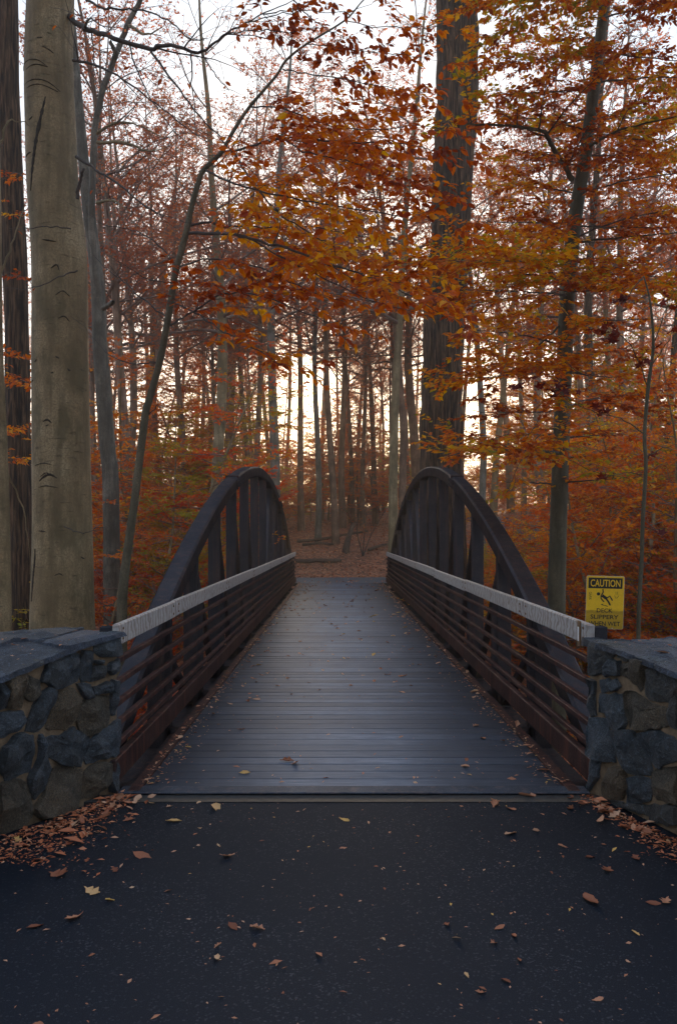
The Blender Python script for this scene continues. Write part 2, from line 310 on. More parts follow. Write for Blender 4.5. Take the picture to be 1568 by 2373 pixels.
def flat(name, c, rough=0.5):
    m, nt, bs = nm(name); bs.inputs['Base Color'].default_value = (*c, 1); bs.inputs['Roughness'].default_value = rough; return m
M['black_print'] = flat('black_print', (0.012,0.011,0.010), 0.5)
m, nt, bs = nm('sign_yellow'); M['sign'] = m
v = coords(nt); n1 = noise(nt, v, 30, 6, 0.7); n2 = noise(nt, coords(nt, (1,1,6)), 9, 5); sx = N(nt, "ShaderNodeSeparateXYZ"); L(nt, v, sx.inputs[0])
c = mixc(nt, ramp(nt, n1, [(0.45,0.0),(0.8,0.5)]), (0.88,0.52,0.012), (0.50,0.28,0.014))
low = math_(nt, 'MULTIPLY', ramp(nt, math_(nt, 'ADD', sx.outputs[2], math_(nt, 'MULTIPLY', n2, 0.05)), [(0.02,0.9),(0.125,0.7),(0.145,1.0),(0.16,0.0)]), 0.62)   # grime on the lower half
c = mixc(nt, low, c, (0.12,0.068,0.010)); L(nt, c, bs.inputs['Base Color']); bs.inputs['Roughness'].default_value = 0.5
M['sign_edge'] = flat('bare_aluminium', (0.5,0.45,0.40), 0.5); M['reflector'] = flat('white_reflector', (0.85,0.85,0.86), 0.35); M['rust'] = flat('rusty_bracket', (0.16,0.085,0.04), 0.8)

# ------------------------------------------------------------------ terrain
PATH = spline(np.array([(-30,31.6),(-12,31.3),(0,31.2),(5,32.0),(8.2,35),(9.6,40),(9.0,46),(6.0,51.5),(2.2,54.8),(-3,57),(-12,60),(-26,62)]), 150)
def hill_y(y): return np.interp(y, [-60,32.9,33.6,36,40,47,55,70,90,130,250,900], [0,0,0.05,0.60,1.30,2.25,3.0,4.0,4.6,3.5,0,-6])
def terr0(x, y):
    x = np.asarray(x, float); y = np.asarray(y, float)
    z = hill_y(y)
    rav = 1.9*np.exp(-((y-15.5+0.12*x)/6.2)**2) + 0.5*np.exp(-((y-15.5+0.12*x)/2.0)**2)
    side = np.clip(np.abs(x)-4.0, 0, 26)*0.085*np.clip((y-9)/14, 0, 1)*np.clip((60-y)/30, 0, 1)
    z = z - rav + side
    off = np.clip((np.abs(x)-2.2)/2.0, 0, 1)*np.clip((7-y)/2, 0, 1)*0.25
    n = vnoise(np.stack([x*0.22+7, y*0.22+3, 0*x], -1))*0.30 + vnoise(np.stack([x*0.9, y*0.9, 0*x+5], -1))*0.07
    keep = np.clip((y-33)/4, 0, 1) + np.clip((np.abs(x)-3)/3, 0, 1)*np.clip((28.5-y)/3, 0, 1)*np.clip((y-5)/3, 0, 1)
    return z - off + n*np.clip(keep, 0, 1) - 0.06
def terr(x, y):
    x = np.asarray(x, float); y = np.asarray(y, float); z = terr0(x, y); s = x.shape
    xf, yf = x.ravel(), y.ravel(); zf = z.ravel().copy(); zp = terr0(PATH[:,0], PATH[:,1])
    near = np.where((yf > 27) & (yf < 67) & (np.abs(xf) < 34))[0]
    for k in range(0, len(near), 20000):
        q = near[k:k+20000]; d2 = (xf[q,None]-PATH[None,:,0])**2 + (yf[q,None]-PATH[None,:,1])**2; j = d2.argmin(1); d = np.sqrt(d2[np.arange(len(q)), j])
        wgt = np.clip((3.6-d)/1.8, 0, 1); zf[q] = zf[q]*(1-wgt) + zp[j]*wgt
    return zf.reshape(s)
def tz(x, y): return float(terr(np.array([x]), np.array([y]))[0])
gx = np.concatenate([-np.geomspace(40,250,10)[::-1], np.linspace(-39,39,157), np.geomspace(40,250,10)])
gy = np.concatenate([-np.geomspace(8,200,12)[::-1], np.linspace(-7.5,72,160), np.geomspace(73,250,20)])
GX, GY = np.meshgrid(gx, gy); GZ = terr(GX, GY); nx, ny = len(gx), len(gy)
idx = np.arange(nx*ny).reshape(ny, nx); q = np.stack([idx[:-1,:-1], idx[:-1,1:], idx[1:,1:], idx[1:,:-1]], -1).reshape(-1,4)
tag(link("ground", mesh_np("ground", np.stack([GX,GY,GZ],-1).reshape(-1,3), [q]), M['soil']), "forest floor of soil and fallen leaves sloping down to a ravine and up a hill", kind="structure")

def strip(name, centre, half, zoff, mat, label, n_across=6):
    t = np.gradient(centre, axis=0); t /= np.linalg.norm(t, axis=1)[:,None]; nrm = np.stack([-t[:,1], t[:,0]], -1)
    rows = [centre + nrm*half*s for s in np.linspace(-1, 1, n_across)]
    XY = np.stack(rows, 1); Z = terr(XY[...,0], XY[...,1]) + zoff
    V = np.concatenate([XY, Z[...,None]], -1).reshape(-1,3); a, b = XY.shape[:2]; ix = np.arange(a*b).reshape(a,b)
    q = np.stack([ix[:-1,:-1], ix[1:,:-1], ix[1:,1:], ix[:-1,1:]], -1).reshape(-1,4)
    return tag(link(name, mesh_np(name, V, [q]), mat), label, kind="structure")
strip("far_path", PATH, 1.75, 0.055, M['pale_asphalt'], "grey asphalt path crossing beyond the bridge and climbing the hill")
def sheet(name, pts, z, mat, label):
    me = bpy.data.meshes.new(name); me.from_pydata([(x, y, z) for x, y in pts], [], [tuple(range(len(pts)))]); me.update()
    return tag(link(name, me, mat), label, kind="structure")
sheet("asphalt_path", [(-2.6,-9),(2.6,-9),(2.9,1.5),(2.45,3.2),(1.95,4.4),(1.68,5.26),(-1.5,5.26),(-1.95,4.5),(-2.75,3.1),(-3.1,1.5)], 0.0, M['asphalt'], "dark speckled asphalt path leading onto the bridge")
sheet("far_landing", [(-1.6,29.06),(1.8,29.06),(2.2,30.5),(-2.0,30.5)], -0.004, M['pale_asphalt'], "asphalt landing at the far end of the bridge")
box("abutment_sill", (-1.62,1.80,5.255,5.395,-1.6,0.004), M['concrete']); tag(bpy.data.objects["abutment_sill"], "concrete sill between asphalt and bridge deck", kind="structure")
box("far_abutment_sill", (-1.62,1.80,28.9,29.06,-1.6,0.0), M['concrete']); tag(bpy.data.objects["far_abutment_sill"], "concrete sill at the far end of the bridge deck", kind="structure")

# ------------------------------------------------------------------ bridge
CX, Y0, Y1, YC = 0.10, 5.40, 28.9, 17.15
HALF_R, HALF_A = 1.522, 1.60
bridge = empty("footbridge", (CX, Y0, 0), "brown steel arch footbridge with timber plank deck and weathered handrails", "footbridge")
def br(o):   # parent a mesh built in world coordinates
    o.parent = bridge; o.location = (-CX, -Y0, 0); return o
YA = 17.75
def arch_z(y): return 2.79*(1-((y-YA)/12.03)**2)          # underside of the arch
for s in (-1, 1):
    ys = np.linspace(Y0+0.02, 29.8, 63); zz = arch_z(ys); dz = -2*2.79*(ys-YA)/12.03**2
    T = np.stack([np.ones_like(ys), dz], -1); T /= np.linalg.norm(T, axis=1)[:,None]; NN = np.stack([-T[:,1], T[:,0]], -1)
    xi = CX + s*HALF_A; xo = CX + s*(HALF_A+0.19); h = 0.19; e = 0.022
    prof = [(xi,e),(xi,h-e),(xi+s*e,h),(xo-s*e,h),(xo,h-e),(xo,e),(xo-s*e,0),(xi+s*e,0)]
    V = np.array([[(px, ys[i]+NN[i,0]*pz, zz[i]+NN[i,1]*pz) for px, pz in prof] for i in range(len(ys))]).reshape(-1,3)
    k = 8; ix = np.arange(len(ys)*k).reshape(-1,k); nxt = np.roll(ix, -1, axis=1); q = np.stack([ix[:-1], nxt[:-1], nxt[1:], ix[1:]], -1).reshape(-1,4)
    if s > 0: q = q[:, ::-1]
    me = mesh_np("arch", V, [q]); me.polygons.foreach_set("use_smooth", np.zeros(len(me.polygons), bool))
    arch = br(link("arch", me, M['steel']))
    for sy in (YA-5.0, YA+5.0):                             # bolted splice
        i = np.abs(ys-sy).argmin(); p0 = np.array([ys[i], zz[i]]); t, n_ = T[i], NN[i]
        def pt(x, a, b): return (x, p0[0]+t[0]*a+n_[0]*b, p0[1]+t[1]*a+n_[1]*b)
        Vp = [pt(x, a, b) for x in (xi-s*0.012, xi-s*0.0005) for a, b in ((-0.24,0.035),(0.24,0.035),(0.24,0.165),(-0.24,0.165))]
        me = bpy.data.meshes.new("splice_plate"); me.from_pydata(Vp, [], BOXF); me.update(); o = link("splice_plate", me, M['steel'], arch)
        Vj = [pt(x, a, b) for x in (xi-s*0.004, xo+s*0.004) for a, b in ((-0.012,-0.004),(0.012,-0.004),(0.012,0.206),(-0.012,0.206))]
        me = bpy.data.meshes.new("splice_joint"); me.from_pydata(Vj, [], BOXF); me.update(); link("splice_joint", me, M['rail_steel'], arch)
        Vb, Fb = [], []
        for a in (-0.18,-0.12,-0.06,0.06,0.12,0.18):
            for b in (0.065,0.135):
                c0 = len(Vb); Vb += [pt(xi-s*0.0125, a+0.012*math.cos(j*1.047), b+0.012*math.sin(j*1.047)) for j in range(6)] + [pt(xi-s*0.024, a+0.010*math.cos(j*1.047), b+0.010*math.sin(j*1.047)) for j in range(6)]
                Fb += [(c0+j, c0+(j+1)%6, c0+6+(j+1)%6, c0+6+j) for j in range(6)] + [tuple(c0+6+j for j in range(6))]
        me = bpy.data.meshes.new("bolts"); me.from_pydata(Vb, [], Fb); me.update(); tag(link("bolts", me, M['steel'], arch), kind="stuff")
    # posts, diagonals
    py = [YC+0.875*j for j in (-11,-9,-7,-5,-3,-1,1,3,5,7,9,11)]
    for y in py:
        zt = arch_z(y)+0.02
        br(box("post", (min(xi+s*0.02,xi+s*0.17), max(xi+s*0.02,xi+s*0.17), y-0.05, y+0.05, -0.30, zt), M['steel'], None, 0.006))
    for j in range(len(py)-1):
        a, b = py[j], py[j+1]
        if j == 5: continue
        top, bot = (a, b) if (a+b)/2 < YC else (b, a)
        zt = arch_z(top)-0.05
        if zt < 0.35: continue
        br(bar("diagonal", (xi+s*0.095, top+(0.07 if bot > top else -0.07), zt), (xi+s*0.095, bot+(-0.07 if bot > top else 0.07), -0.16), 0.075, 0.075, M['steel'], None))
    br(box("bottom_chord", (min(xi,xo), max(xi,xo), Y0+0.3, Y1-0.3, -0.42, -0.22), M['steel'], None, 0.01))
    # railing
    xr = CX + s*HALF_R
    joints = [Y0+0.13, 7.5, 11.0, 14.5, 18.0, 21.5, 25.0, Y1-0.05]
    for a, b in zip(joints[:-1], joints[1:]):
        wob = R.normal(0, 0.004)
        o = box("handrail_board", (min(xr,xr+s*0.042), max(xr,xr+s*0.042), a+0.004-(a+b)/2, b-0.004-(a+b)/2, 0.925+wob, 1.066+wob), M['board'], None, 0.008)
        o.parent = bridge; o.location = (-CX, (a+b)/2-Y0, 0)
        bm = bpy.data.meshes.new("bolt"); Vb, Fb = [], []
        for yy in (a+0.12, b-0.12):
            for zz_ in (0.965, 1.03):
                c0 = len(Vb); Vb += [(xr-s*0.001, yy-(a+b)/2+0.011*math.cos(j*1.047), zz_+0.011*math.sin(j*1.047)) for j in range(6)] + [(xr-s*0.007, yy-(a+b)/2+0.009*math.cos(j*1.047), zz_+0.009*math.sin(j*1.047)) for j in range(6)]
                Fb += [(c0+j, c0+(j+1)%6, c0+6+(j+1)%6, c0+6+j) for j in range(6)] + [tuple(c0+6+j for j in range(6))]
        bm.from_pydata(Vb, [], Fb); bm.update(); tag(link("bolts", bm, M['rust'], o), kind="stuff")
    for z in (0.827,0.686,0.549,0.415,0.282):
        br(box("rail_bar", (min(xr+s*0.002,xr+s*0.040), max(xr+s*0.002,xr+s*0.040), Y0+0.12, Y1-0.06, z-0.019, z+0.019), M['rail_steel'], None, 0.004))
    br(box("kerb_channel", (min(xr-s*0.004,xr+s*0.055), max(xr-s*0.004,xr+s*0.055), Y0+0.06, Y1-0.02, 0.045, 0.205), M['rail_steel'], None, 0.006))
    for y in py + [Y0+0.22, Y1-0.10]:
        br(box("rail_bracket", (min(xr+s*0.043,xi+s*0.03), max(xr+s*0.043,xi+s*0.03), y-0.035, y+0.035, -0.15, 1.0), M['steel'], None, 0.004))
    br(box("edge_angle", (min(xr-s*0.16,xr-s*0.085), max(xr-s*0.16,xr-s*0.085), Y0+0.02, Y1, 0.004, 0.026), M['rail_steel'], None, 0.003))
    br(box("edge_channel", (min(xr-s*0.075,xr+s*0.05), max(xr-s*0.075,xr+s*0.05), Y0+0.02, Y1, -0.26, -0.10), M['steel'], None, 0.004))
    br(box("end_post", (min(xr+s*0.045,xr+s*0.125), max(xr+s*0.045,xr+s*0.125), Y0+0.14, Y0+0.22, -0.3, 1.05), M['steel'], None, 0.004))
    br(box("end_post", (min(xr+s*0.045,xr+s*0.125), max(xr+s*0.045,xr+s*0.125), Y1-0.20, Y1-0.12, -0.3, 1.05), M['steel'], None, 0.004))
npl = 126; pw = (Y1-(Y0+0.15))/npl
pl_me = None
for i in range(npl):
    y = Y0+0.15+(i+0.5)*pw
    if pl_me is None:
        hw = HALF_R-0.09
        pl_me = bpy.data.meshes.new("deck_plank"); g = 0.006
        V = []; xsn = 2
        V = box_v(-hw, hw, -pw/2+g, pw/2-g, -0.04, 0.0); pl_me.from_pydata(V, [], BOXF); pl_me.update()
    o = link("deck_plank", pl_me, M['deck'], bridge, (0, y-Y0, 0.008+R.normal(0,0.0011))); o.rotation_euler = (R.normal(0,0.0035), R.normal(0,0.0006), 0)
    bev(o, 0.0035)
for y in np.arange(Y0+0.4, Y1, 1.75): br(box("floor_beam", (CX-1.6, CX+1.6, y-0.06, y+0.06, -0.30, -0.045), M['steel']))
br(box("threshold_plate", (CX-HALF_R+0.03, CX+HALF_R-0.03, Y0-0.012, Y0+0.135, 0.009, 0.021), M['plate'], None, 0.004))
# handrail reflector
rf = br(box("reflector_bracket", (CX+HALF_R-0.010, CX+HALF_R-0.001, 5.70, 5.76, 0.90, 1.07), M['rust'], None, 0.002))
o = box("reflector", (CX+HALF_R-0.014, CX+HALF_R-0.0105, 5.717, 5.743, 0.935, 1.03), M['reflector'], None, 0.001); o.parent = rf

# ------------------------------------------------------------------ stone walls
def stone_mesh(poly, rng, proud=0.042, back=-0.06, sub=0.03, dome=0.008):
    """poly in plane coordinates (s, z); returns verts (s, z, out) and faces"""
    poly = np.array(poly, float); c = poly.mean(0)
    pts = []
    for i in range(len(poly)):
        a, b = poly[i], poly[(i+1) % len(poly)]; n = max(1, int(np.linalg.norm(b-a)/sub))
        for k in range(n): pts.append(a+(b-a)*k/n)
    pts = np.array(pts); n = len(pts)
    pts = 0.76*pts + 0.12*np.roll(pts,1,0) + 0.12*np.roll(pts,-1,0)
    pts = c + (pts-c)*1.13 + rng.normal(0, 0.005, (n,2))
    tilt = rng.normal(0, 0.11, 2); seed = rng.random()*40
    def ring(f, h, rough):
        p = c + (pts-c)*f; o = h + (p-c) @ tilt + rough*vnoise(np.column_stack([p*11, np.full(len(p), seed)]))
        return np.column_stack([p, o])
    pls = [(rng.normal(0, 0.30, 2), rng.uniform(0.0, 0.016)) for _ in range(4)]
    def ring(f, h, rough):
        p = c + (pts-c)*f; o = h + (p-c) @ tilt + rough*vnoise(np.column_stack([p*14, np.full(len(p), seed)]))
        if f < 0.99: o = o + np.minimum.reduce([(p-c) @ a_ + b_ for a_, b_ in pls] + [np.full(len(p), 0.012)])*0.8; o = np.maximum(o, proud*0.28)
        return np.column_stack([p, o])
    V = np.vstack([ring(1.03, back, 0)*[1,1,0]+[0,0,back], ring(1.0, proud*0.30, 0.010), ring(0.955, proud*0.95, 0.016), ring(0.66, proud+dome*0.5, 0.022), ring(0.33, proud+dome, 0.022), [[c[0], c[1], proud+dome]]])
    Fq = []
    for r in range(4):
        for k in range(n): Fq.append((r*n+k, r*n+(k+1)%n, (r+1)*n+(k+1)%n, (r+1)*n+k))
    Ft = [(4*n+k, 4*n+(k+1)%n, 5*n) for k in range(n)]
    return V, Fq, Ft
def clip_poly(poly, p, nvec):
    out = []
    for i in range(len(poly)):
        a, b = poly[i], poly[(i+1) % len(poly)]; da, db = (a-p)@nvec, (b-p)@nvec
        if da <= 0: out.append(a)
        if da*db < 0: out.append(a+(b-a)*da/(da-db))
    return out
def voronoi_cells(seeds, x0, x1, y0, y1):
    for i, s in enumerate(seeds):
        poly = [np.array(v, float) for v in ((x0,y0),(x1,y0),(x1,y1),(x0,y1))]
        for j, t in enumerate(seeds):
            if i == j or np.linalg.norm(s-t) > 1.2: continue
            poly = clip_poly(poly, (s+t)/2, t-s)
            if len(poly) < 3: break
        if len(poly) >= 3: yield np.array(poly)

def build_wall(side, p0, p1, polys, conv, browns, label):
    """p0: corner beside the bridge, p1: another point of the face, both on the ground plan"""
    rng = np.random.default_rng(5 if side < 0 else 6)
    p0 = np.array(p0); d = np.array(p1)-p0; d /= np.linalg.norm(d); out = np.array([-d[1], d[0]])*(1 if side < 0 else -1)
    if out[1] > 0: out = -out                       # face looks at the camera side
    root = empty("stone_wall", (p0[0], p0[1], 0), label, "stone wall")
    LEN, TH = 3.0, 0.62
    def top(s, depth):                              # top surface, falling away from the bridge on its front edge
        front = np.interp(s, [-1,0,0.4,0.95,1.6,3.2], [1.03,1.03,0.985,0.88,0.85,0.84] if side < 0 else [0.975,0.975,0.965,0.895,0.86,0.84]); bk = np.interp(s, [-1,0,0.9,3.2], [1.02,1.02,1.04,1.0] if side < 0 else [0.945,0.945,0.945,0.92])
        f = np.clip(depth/TH, 0, 1); return front*(1-f)+bk*f
    def W(s, o, z): return (d[0]*s+out[0]*o, d[1]*s+out[1]*o, z)
    # mortar core
    ss = np.linspace(0, LEN, 40); os_ = np.linspace(0, -TH, 7); V = []; 
    for s in ss:
        V.append(W(s, -0.004, -0.5))
        for o_ in os_: V.append(W(s, o_-0.004 if o_ > -TH else o_, float(top(s, -o_))-0.035+0.008*float(vnoise(np.array([s*9, o_*9, 3.0])))))
        V.append(W(s, -TH, -1.2))
    k = 9; ix = np.arange(len(ss)*k).reshape(-1,k); nxt = np.roll(ix,-1,1); q = np.stack([ix[:-1],nxt[:-1],nxt[1:],ix[1:]],-1).reshape(-1,4)
    me = mesh_np("mortar_core", np.array(V), [q], smooth=False)
    import bmesh
    bm = bmesh.new(); bm.from_mesh(me); bm.verts.ensure_lookup_table(); bm.faces.new([bm.verts[i] for i in ix[0]]); bm.faces.new([bm.verts[i] for i in ix[-1]][::-1]); bmesh.ops.recalc_face_normals(bm, faces=bm.faces); bm.to_mesh(me); bm.free()
    link("mortar_core", me, M['mortar'], root)
    def add(poly, mat, to3, **kw):
        Vs, Fq, Ft = stone_mesh(poly, rng, **kw)
        V3 = np.array([to3(*v) for v in Vs]); c = V3.mean(0); me = mesh_np("stone", V3-c, [np.array(Fq), np.array(Ft)], smooth=False)
        bm = bmesh.new(); bm.from_mesh(me); bmesh.ops.recalc_face_normals(bm, faces=bm.faces); bm.to_mesh(me); bm.free()
        return link("stone", me, mat, root, tuple(c))
    face3 = lambda s, z, o: W(s, o-0.008, z)
    seen = []
    for i, poly in enumerate(polys):
        pp = []
        for zx, zy in poly:
            px, py_ = conv(zx, zy); dr = np.array([(px-VX)/F, 1.0])
            A = np.array([[dr[0], -d[0]], [dr[1], -d[1]]]); t, s = np.linalg.solve(A, p0); pp.append((max(s, 0.0), EYE+(HY-py_)/F*t))
        pp = np.array(pp); pp[:,1] = np.minimum(pp[:,1], np.array([float(top(s, 0)) for s in pp[:,0]])-0.01)
        seen.append(pp.mean(0)); add(pp, M['stone_brown'] if i in browns else M['stone'], face3)
    # the rest of the face, out of the picture
    smax = 0.95 if side < 0 else 0.84
    seeds = np.array([(s+rng.uniform(-.09,.09), z+rng.uniform(-.06,.06)) for j, z in enumerate(np.arange(0.02,0.8,0.2)) for s in np.arange(smax+0.14+0.13*(j%2), LEN, 0.30)])
    for poly in voronoi_cells(seeds, smax+0.02, LEN, -0.1, 0.83):
        c = poly.mean(0); add(c+(poly-c)*(1-0.035/max(0.1, np.linalg.norm(poly-c,axis=1).mean())*0.6), M['stone_brown'] if rng.random() < 0.25 else M['stone'], face3)
    # the end face beside the bridge
    es = np.array([(x, z) for j, z in enumerate(np.arange(0.08,1.0,0.24)) for x in np.arange(0.10+0.08*(j%2), TH, 0.24)]) + rng.uniform(-.04,.04,(12 if False else len([(x) for j, z in enumerate(np.arange(0.08,1.0,0.24)) for x in np.arange(0.10+0.08*(j%2), TH, 0.24)]),2))
    for poly in voronoi_cells(es, 0.03, TH, -0.1, 0.92):
        c = poly.mean(0); add(c+(poly-c)*0.88, M['stone'], lambda a, z, o: (out[0]*-a - d[0]*(o-0.008), out[1]*-a - d[1]*(o-0.008), z), proud=0.018, dome=0.008)
    # cap stones
    cs = np.array([(s+rng.uniform(-.1,.1), o_) for s in np.arange(0.2, LEN, 0.48) for o_ in (0.14+rng.uniform(-.04,.04), 0.46+rng.uniform(-.05,.05))])
    for poly in voronoi_cells(cs, -0.015, LEN, -0.03, TH+0.02):
        c = poly.mean(0); add(c+(poly-c)*0.965, M['cap'], lambda s, o_, h: W(s, -o_, float(top(s, o_))-0.012+h*0.7), proud=0.018, dome=0.006, back=-0.035)
    TOPS.append(lambda s, o_: (p0[0]+d[0]*s-out[0]*o_, p0[1]+d[1]*s-out[1]*o_, float(top(s, o_))+0.012))
    return root
TOPS = []
LP = [[(1005,110),(1250,100),(1255,330),(1060,345),(1010,290)],[(745,130),(850,120),(860,225),(750,240)],[(865,130),(960,110),(940,230),(880,225)],
 [(510,400),(640,300),(780,280),(840,340),(830,600),(760,640),(580,690),(515,620)],[(865,290),(940,285),(980,330),(965,610),(850,600)],[(1000,460),(1080,450),(1095,570),(1040,620),(970,630)],
 [(1150,440),(1250,370),(1255,500),(1180,550),(1140,500)],[(825,640),(955,630),(965,790),(905,800)],[(1000,680),(1130,605),(1185,640),(1180,730),(1000,745)],
 [(590,760),(700,670),(770,700),(830,830),(790,1010),(700,1100),(540,1120),(500,1080)],[(840,870),(1030,780),(1150,790),(1165,950),(1130,1080),(960,1190),(880,1150),(820,1010)],
 [(1185,620),(1245,610),(1240,960),(1170,960)],[(350,880),(440,720),(560,715),(565,800),(480,1080),(420,1150),(280,1110)],[(75,570),(270,410),(280,560),(230,870),(70,890)],
 [(0,590),(60,640),(65,890),(0,910)],[(290,560),(400,600),(400,760),(270,820),(250,740)],[(310,380),(440,310),(460,400),(400,460),(320,450)],[(0,960),(230,930),(270,1040),(240,1090),(60,1200),(0,1220)],
 [(40,1330),(200,1180),(340,1190),(365,1380),(310,1560),(70,1670),(20,1480)],[(410,1190),(460,1180),(460,1360),(400,1420)],[(490,1220),(640,1190),(770,1115),(910,1220),(890,1350),(860,1520),(640,1480),(530,1420)],
 [(930,1300),(1010,1200),(1240,1040),(1255,1390),(1050,1450),(930,1495),(900,1430)],[(305,1640),(430,1410),(470,1380),(540,1540),(480,1760),(370,1870),(320,1780)],
 [(570,1560),(640,1510),(860,1560),(875,1680),(830,1880),(760,1980),(440,2030),(370,1960),(500,1770)],[(910,1590),(1010,1500),(1165,1490),(1160,1680),(1000,1830),(870,1860)],
 [(1180,1480),(1255,1450),(1260,1620),(1240,1760),(1170,1790)],[(0,1740),(210,1660),(290,1760),(330,1990),(240,2150),(0,2280)],
 [(470,480),(490,420),(500,560),(480,640),(440,600)],[(1005,370),(1090,390),(1110,440),(1010,430)]]
RP = [[(180,150),(340,160),(420,290),(250,520),(150,540)],[(440,180),(640,210),(650,340),(560,390),(450,360)],[(260,490),(370,370),(440,400),(440,540),(270,545)],
 [(450,460),(560,410),(730,390),(735,450),(660,720),(540,580),(430,520)],[(740,480),(900,520),(1040,640),(960,830),(780,790),(720,760)],[(660,250),(740,270),(730,330),(650,320)],
 [(750,280),(960,400),(985,500),(900,480),(745,360)],[(235,600),(400,590),(445,640),(430,700),(250,730)],[(250,770),(460,750),(500,880),(490,1110),(400,1120),(310,960),(250,930)],
 [(535,730),(620,740),(780,860),(945,890),(955,1080),(700,1130),(600,1100),(530,900)],[(130,600),(190,620),(180,850),(200,970),(140,980)],[(115,1020),(295,1020),(340,1180),(370,1300),(390,1450),(280,1460),(130,1390)],
 [(370,1160),(560,1150),(720,1290),(770,1600),(560,1590),(450,1490),(390,1350)],[(680,1180),(820,1150),(1000,1200),(1050,1320),(1050,1460),(820,1520),(740,1350)],[(970,830),(1055,720),(1055,1130),(970,1100)],
 [(140,1430),(240,1470),(220,1640),(130,1760)],[(250,1690),(380,1530),(500,1560),(520,1750),(470,1860),(270,1850)],[(540,1640),(700,1640),(780,1680),(770,1880),(560,1900)],
 [(810,1580),(1050,1530),(1055,1920),(900,1900),(800,1800)],[(300,1880),(540,1920),(760,1930),(770,2060),(600,2010),(380,1940)],[(790,1940),(1055,1950),(1055,2150),(960,2150),(770,2080)]]
build_wall(-1, (-1.424,5.51), (-1.856,4.69), LP, lambda x, y: (x*.21679, 1445.5+y*.21679), {9,10,13,15,23,24,26}, "mortared fieldstone wall in front of the large smooth beech trunk")
build_wall(1, (1.606,5.46), (1.862,4.68), RP, lambda x, y: (1339.3+x*.21674, 1445.5+y*.21674), {3,9,16,18}, "mortared fieldstone wall below the yellow caution sign")

# ------------------------------------------------------------------ caution sign
SD = 5.95
sc_ = P(1400, 1394, SD)
sign = empty("caution_sign", tuple(P(1398, 1457, SD)), "yellow rectangular caution sign with black lettering beside the handrail end", "sign")
sign.rotation_euler = (rad(3), rad(1.2), rad(-6))
SW, SH = 0.258, 0.372
def outline(pts, mat, name, y, parent, th=0.0015):
    n = len(pts); V = [(x, y, z) for x, z in pts] + [(x, y+th, z) for x, z in pts]
    Fc = [tuple(range(n)), tuple(range(2*n-1, n-1, -1))] + [(i, n+i, n+(i+1)%n, (i+1)%n) for i in range(n)]
    me = bpy.data.meshes.new(name); me.from_pydata(V, [], Fc); me.update(); return link(name, me, mat, parent)
def rrect(x0, x1, z0, z1, r):
    out = []
    for cx, cz, a in ((x1-r,z0+r,-90),(x1-r,z1-r,0),(x0+r,z1-r,90),(x0+r,z0+r,180)):
        out += [(cx+r*math.cos(rad(a+t)), cz+r*math.sin(rad(a+t))) for t in (0,30,60,90)]
    return out
# the panel is slightly creased across the lower third
outline(rrect(-SW/2, SW/2, 0, SH, 0.012), M['sign_edge'], "panel", 0.0, sign, 0.002)
outline(rrect(-SW/2+0.0025, SW/2-0.0025, 0.0025, SH-0.0025, 0.010), M['sign'], "yellow_face", -0.0012, sign, 0.001)
outline(rrect(-SW/2+0.014, SW/2-0.014, SH-0.088, SH-0.014, 0.003), M['black_print'], "header_band", -0.0022, sign, 0.0009)
def text(s, cx, z, h, width, mat, name, y, rot=0.0, bold=0.0):
    cu = bpy.data.curves.new("t", 'FONT'); cu.body = s; cu.align_x = 'CENTER'; cu.size = 1.0; cu.offset = bold; cu.resolution_u = 3
    o = bpy.data.objects.new("t", cu); col.objects.link(o); dg = bpy.context.evaluated_depsgraph_get(); me = bpy.data.meshes.new_from_object(o.evaluated_get(dg))
    bpy.data.objects.remove(o); co = np.array([v.co for v in me.vertices]); mn, mx_ = co.min(0), co.max(0)
    k = np.array([width/(mx_[0]-mn[0]), h/(mx_[1]-mn[1])]); p = (co[:,:2]-(mn[:2]+mx_[:2])/2)*k
    cr, sr = math.cos(rot), math.sin(rot)
    for v, (a, b) in zip(me.vertices, p): v.co = (cx+a*cr-b*sr, y, z+a*sr+b*cr)
    me.name = name; me.materials.clear(); return link(name, me, mat, sign)
text("CAUTION", 0.0, SH-0.051, 0.050, 0.202, M['sign'], "caution_lettering", -0.0027, bold=0.012)
text("DECK", 0.0, 0.130, 0.029, 0.108, M['black_print'], "deck_lettering", -0.0018, bold=0.018)
text("SLIPPERY", 0.0, 0.085, 0.030, 0.190, M['black_print'], "slippery_lettering", -0.0018, bold=0.018)
text("WHEN WET", 0.0, 0.038, 0.031, 0.214, M['black_print'], "when_wet_lettering", -0.0018, bold=0.018)
text("GARK", -0.100, SH-0.142, 0.018, 0.056, M['black_print'], "scribble", -0.0018, rot=-math.pi/2)
def zz(x, y): return ((x-745)/700*SW*1.0, SH-(y-340)/1010*SH)      # zoomed photograph to sign plane
def limb2(pts, wd, name):
    pts = np.array([zz(*p) for p in pts]); Lp, Rp = [], []
    for i in range(len(pts)):
        t = pts[min(i+1,len(pts)-1)]-pts[max(i-1,0)]; t /= np.linalg.norm(t); n_ = np.array([-t[1], t[0]])*wd/2; Lp.append(pts[i]+n_); Rp.append(pts[i]-n_)
    cap = [pts[-1]+(pts[-1]-pts[-2])/np.linalg.norm(pts[-1]-pts[-2])*wd*0.4]
    return [tuple(p) for p in Lp+cap+Rp[::-1]]
fig = outline([(zz(622,685)[0]+0.0115*math.cos(a), zz(622,685)[1]+0.0115*math.sin(a)) for a in np.linspace(0,6.283,16,endpoint=False)], M['black_print'], "falling_figure", -0.0018, sign, 0.0006)
def sub(pts, wd, y=-0.0018): return outline(limb2(pts, wd, ''), M['black_print'], "figure_limb", y, fig, 0.0006)
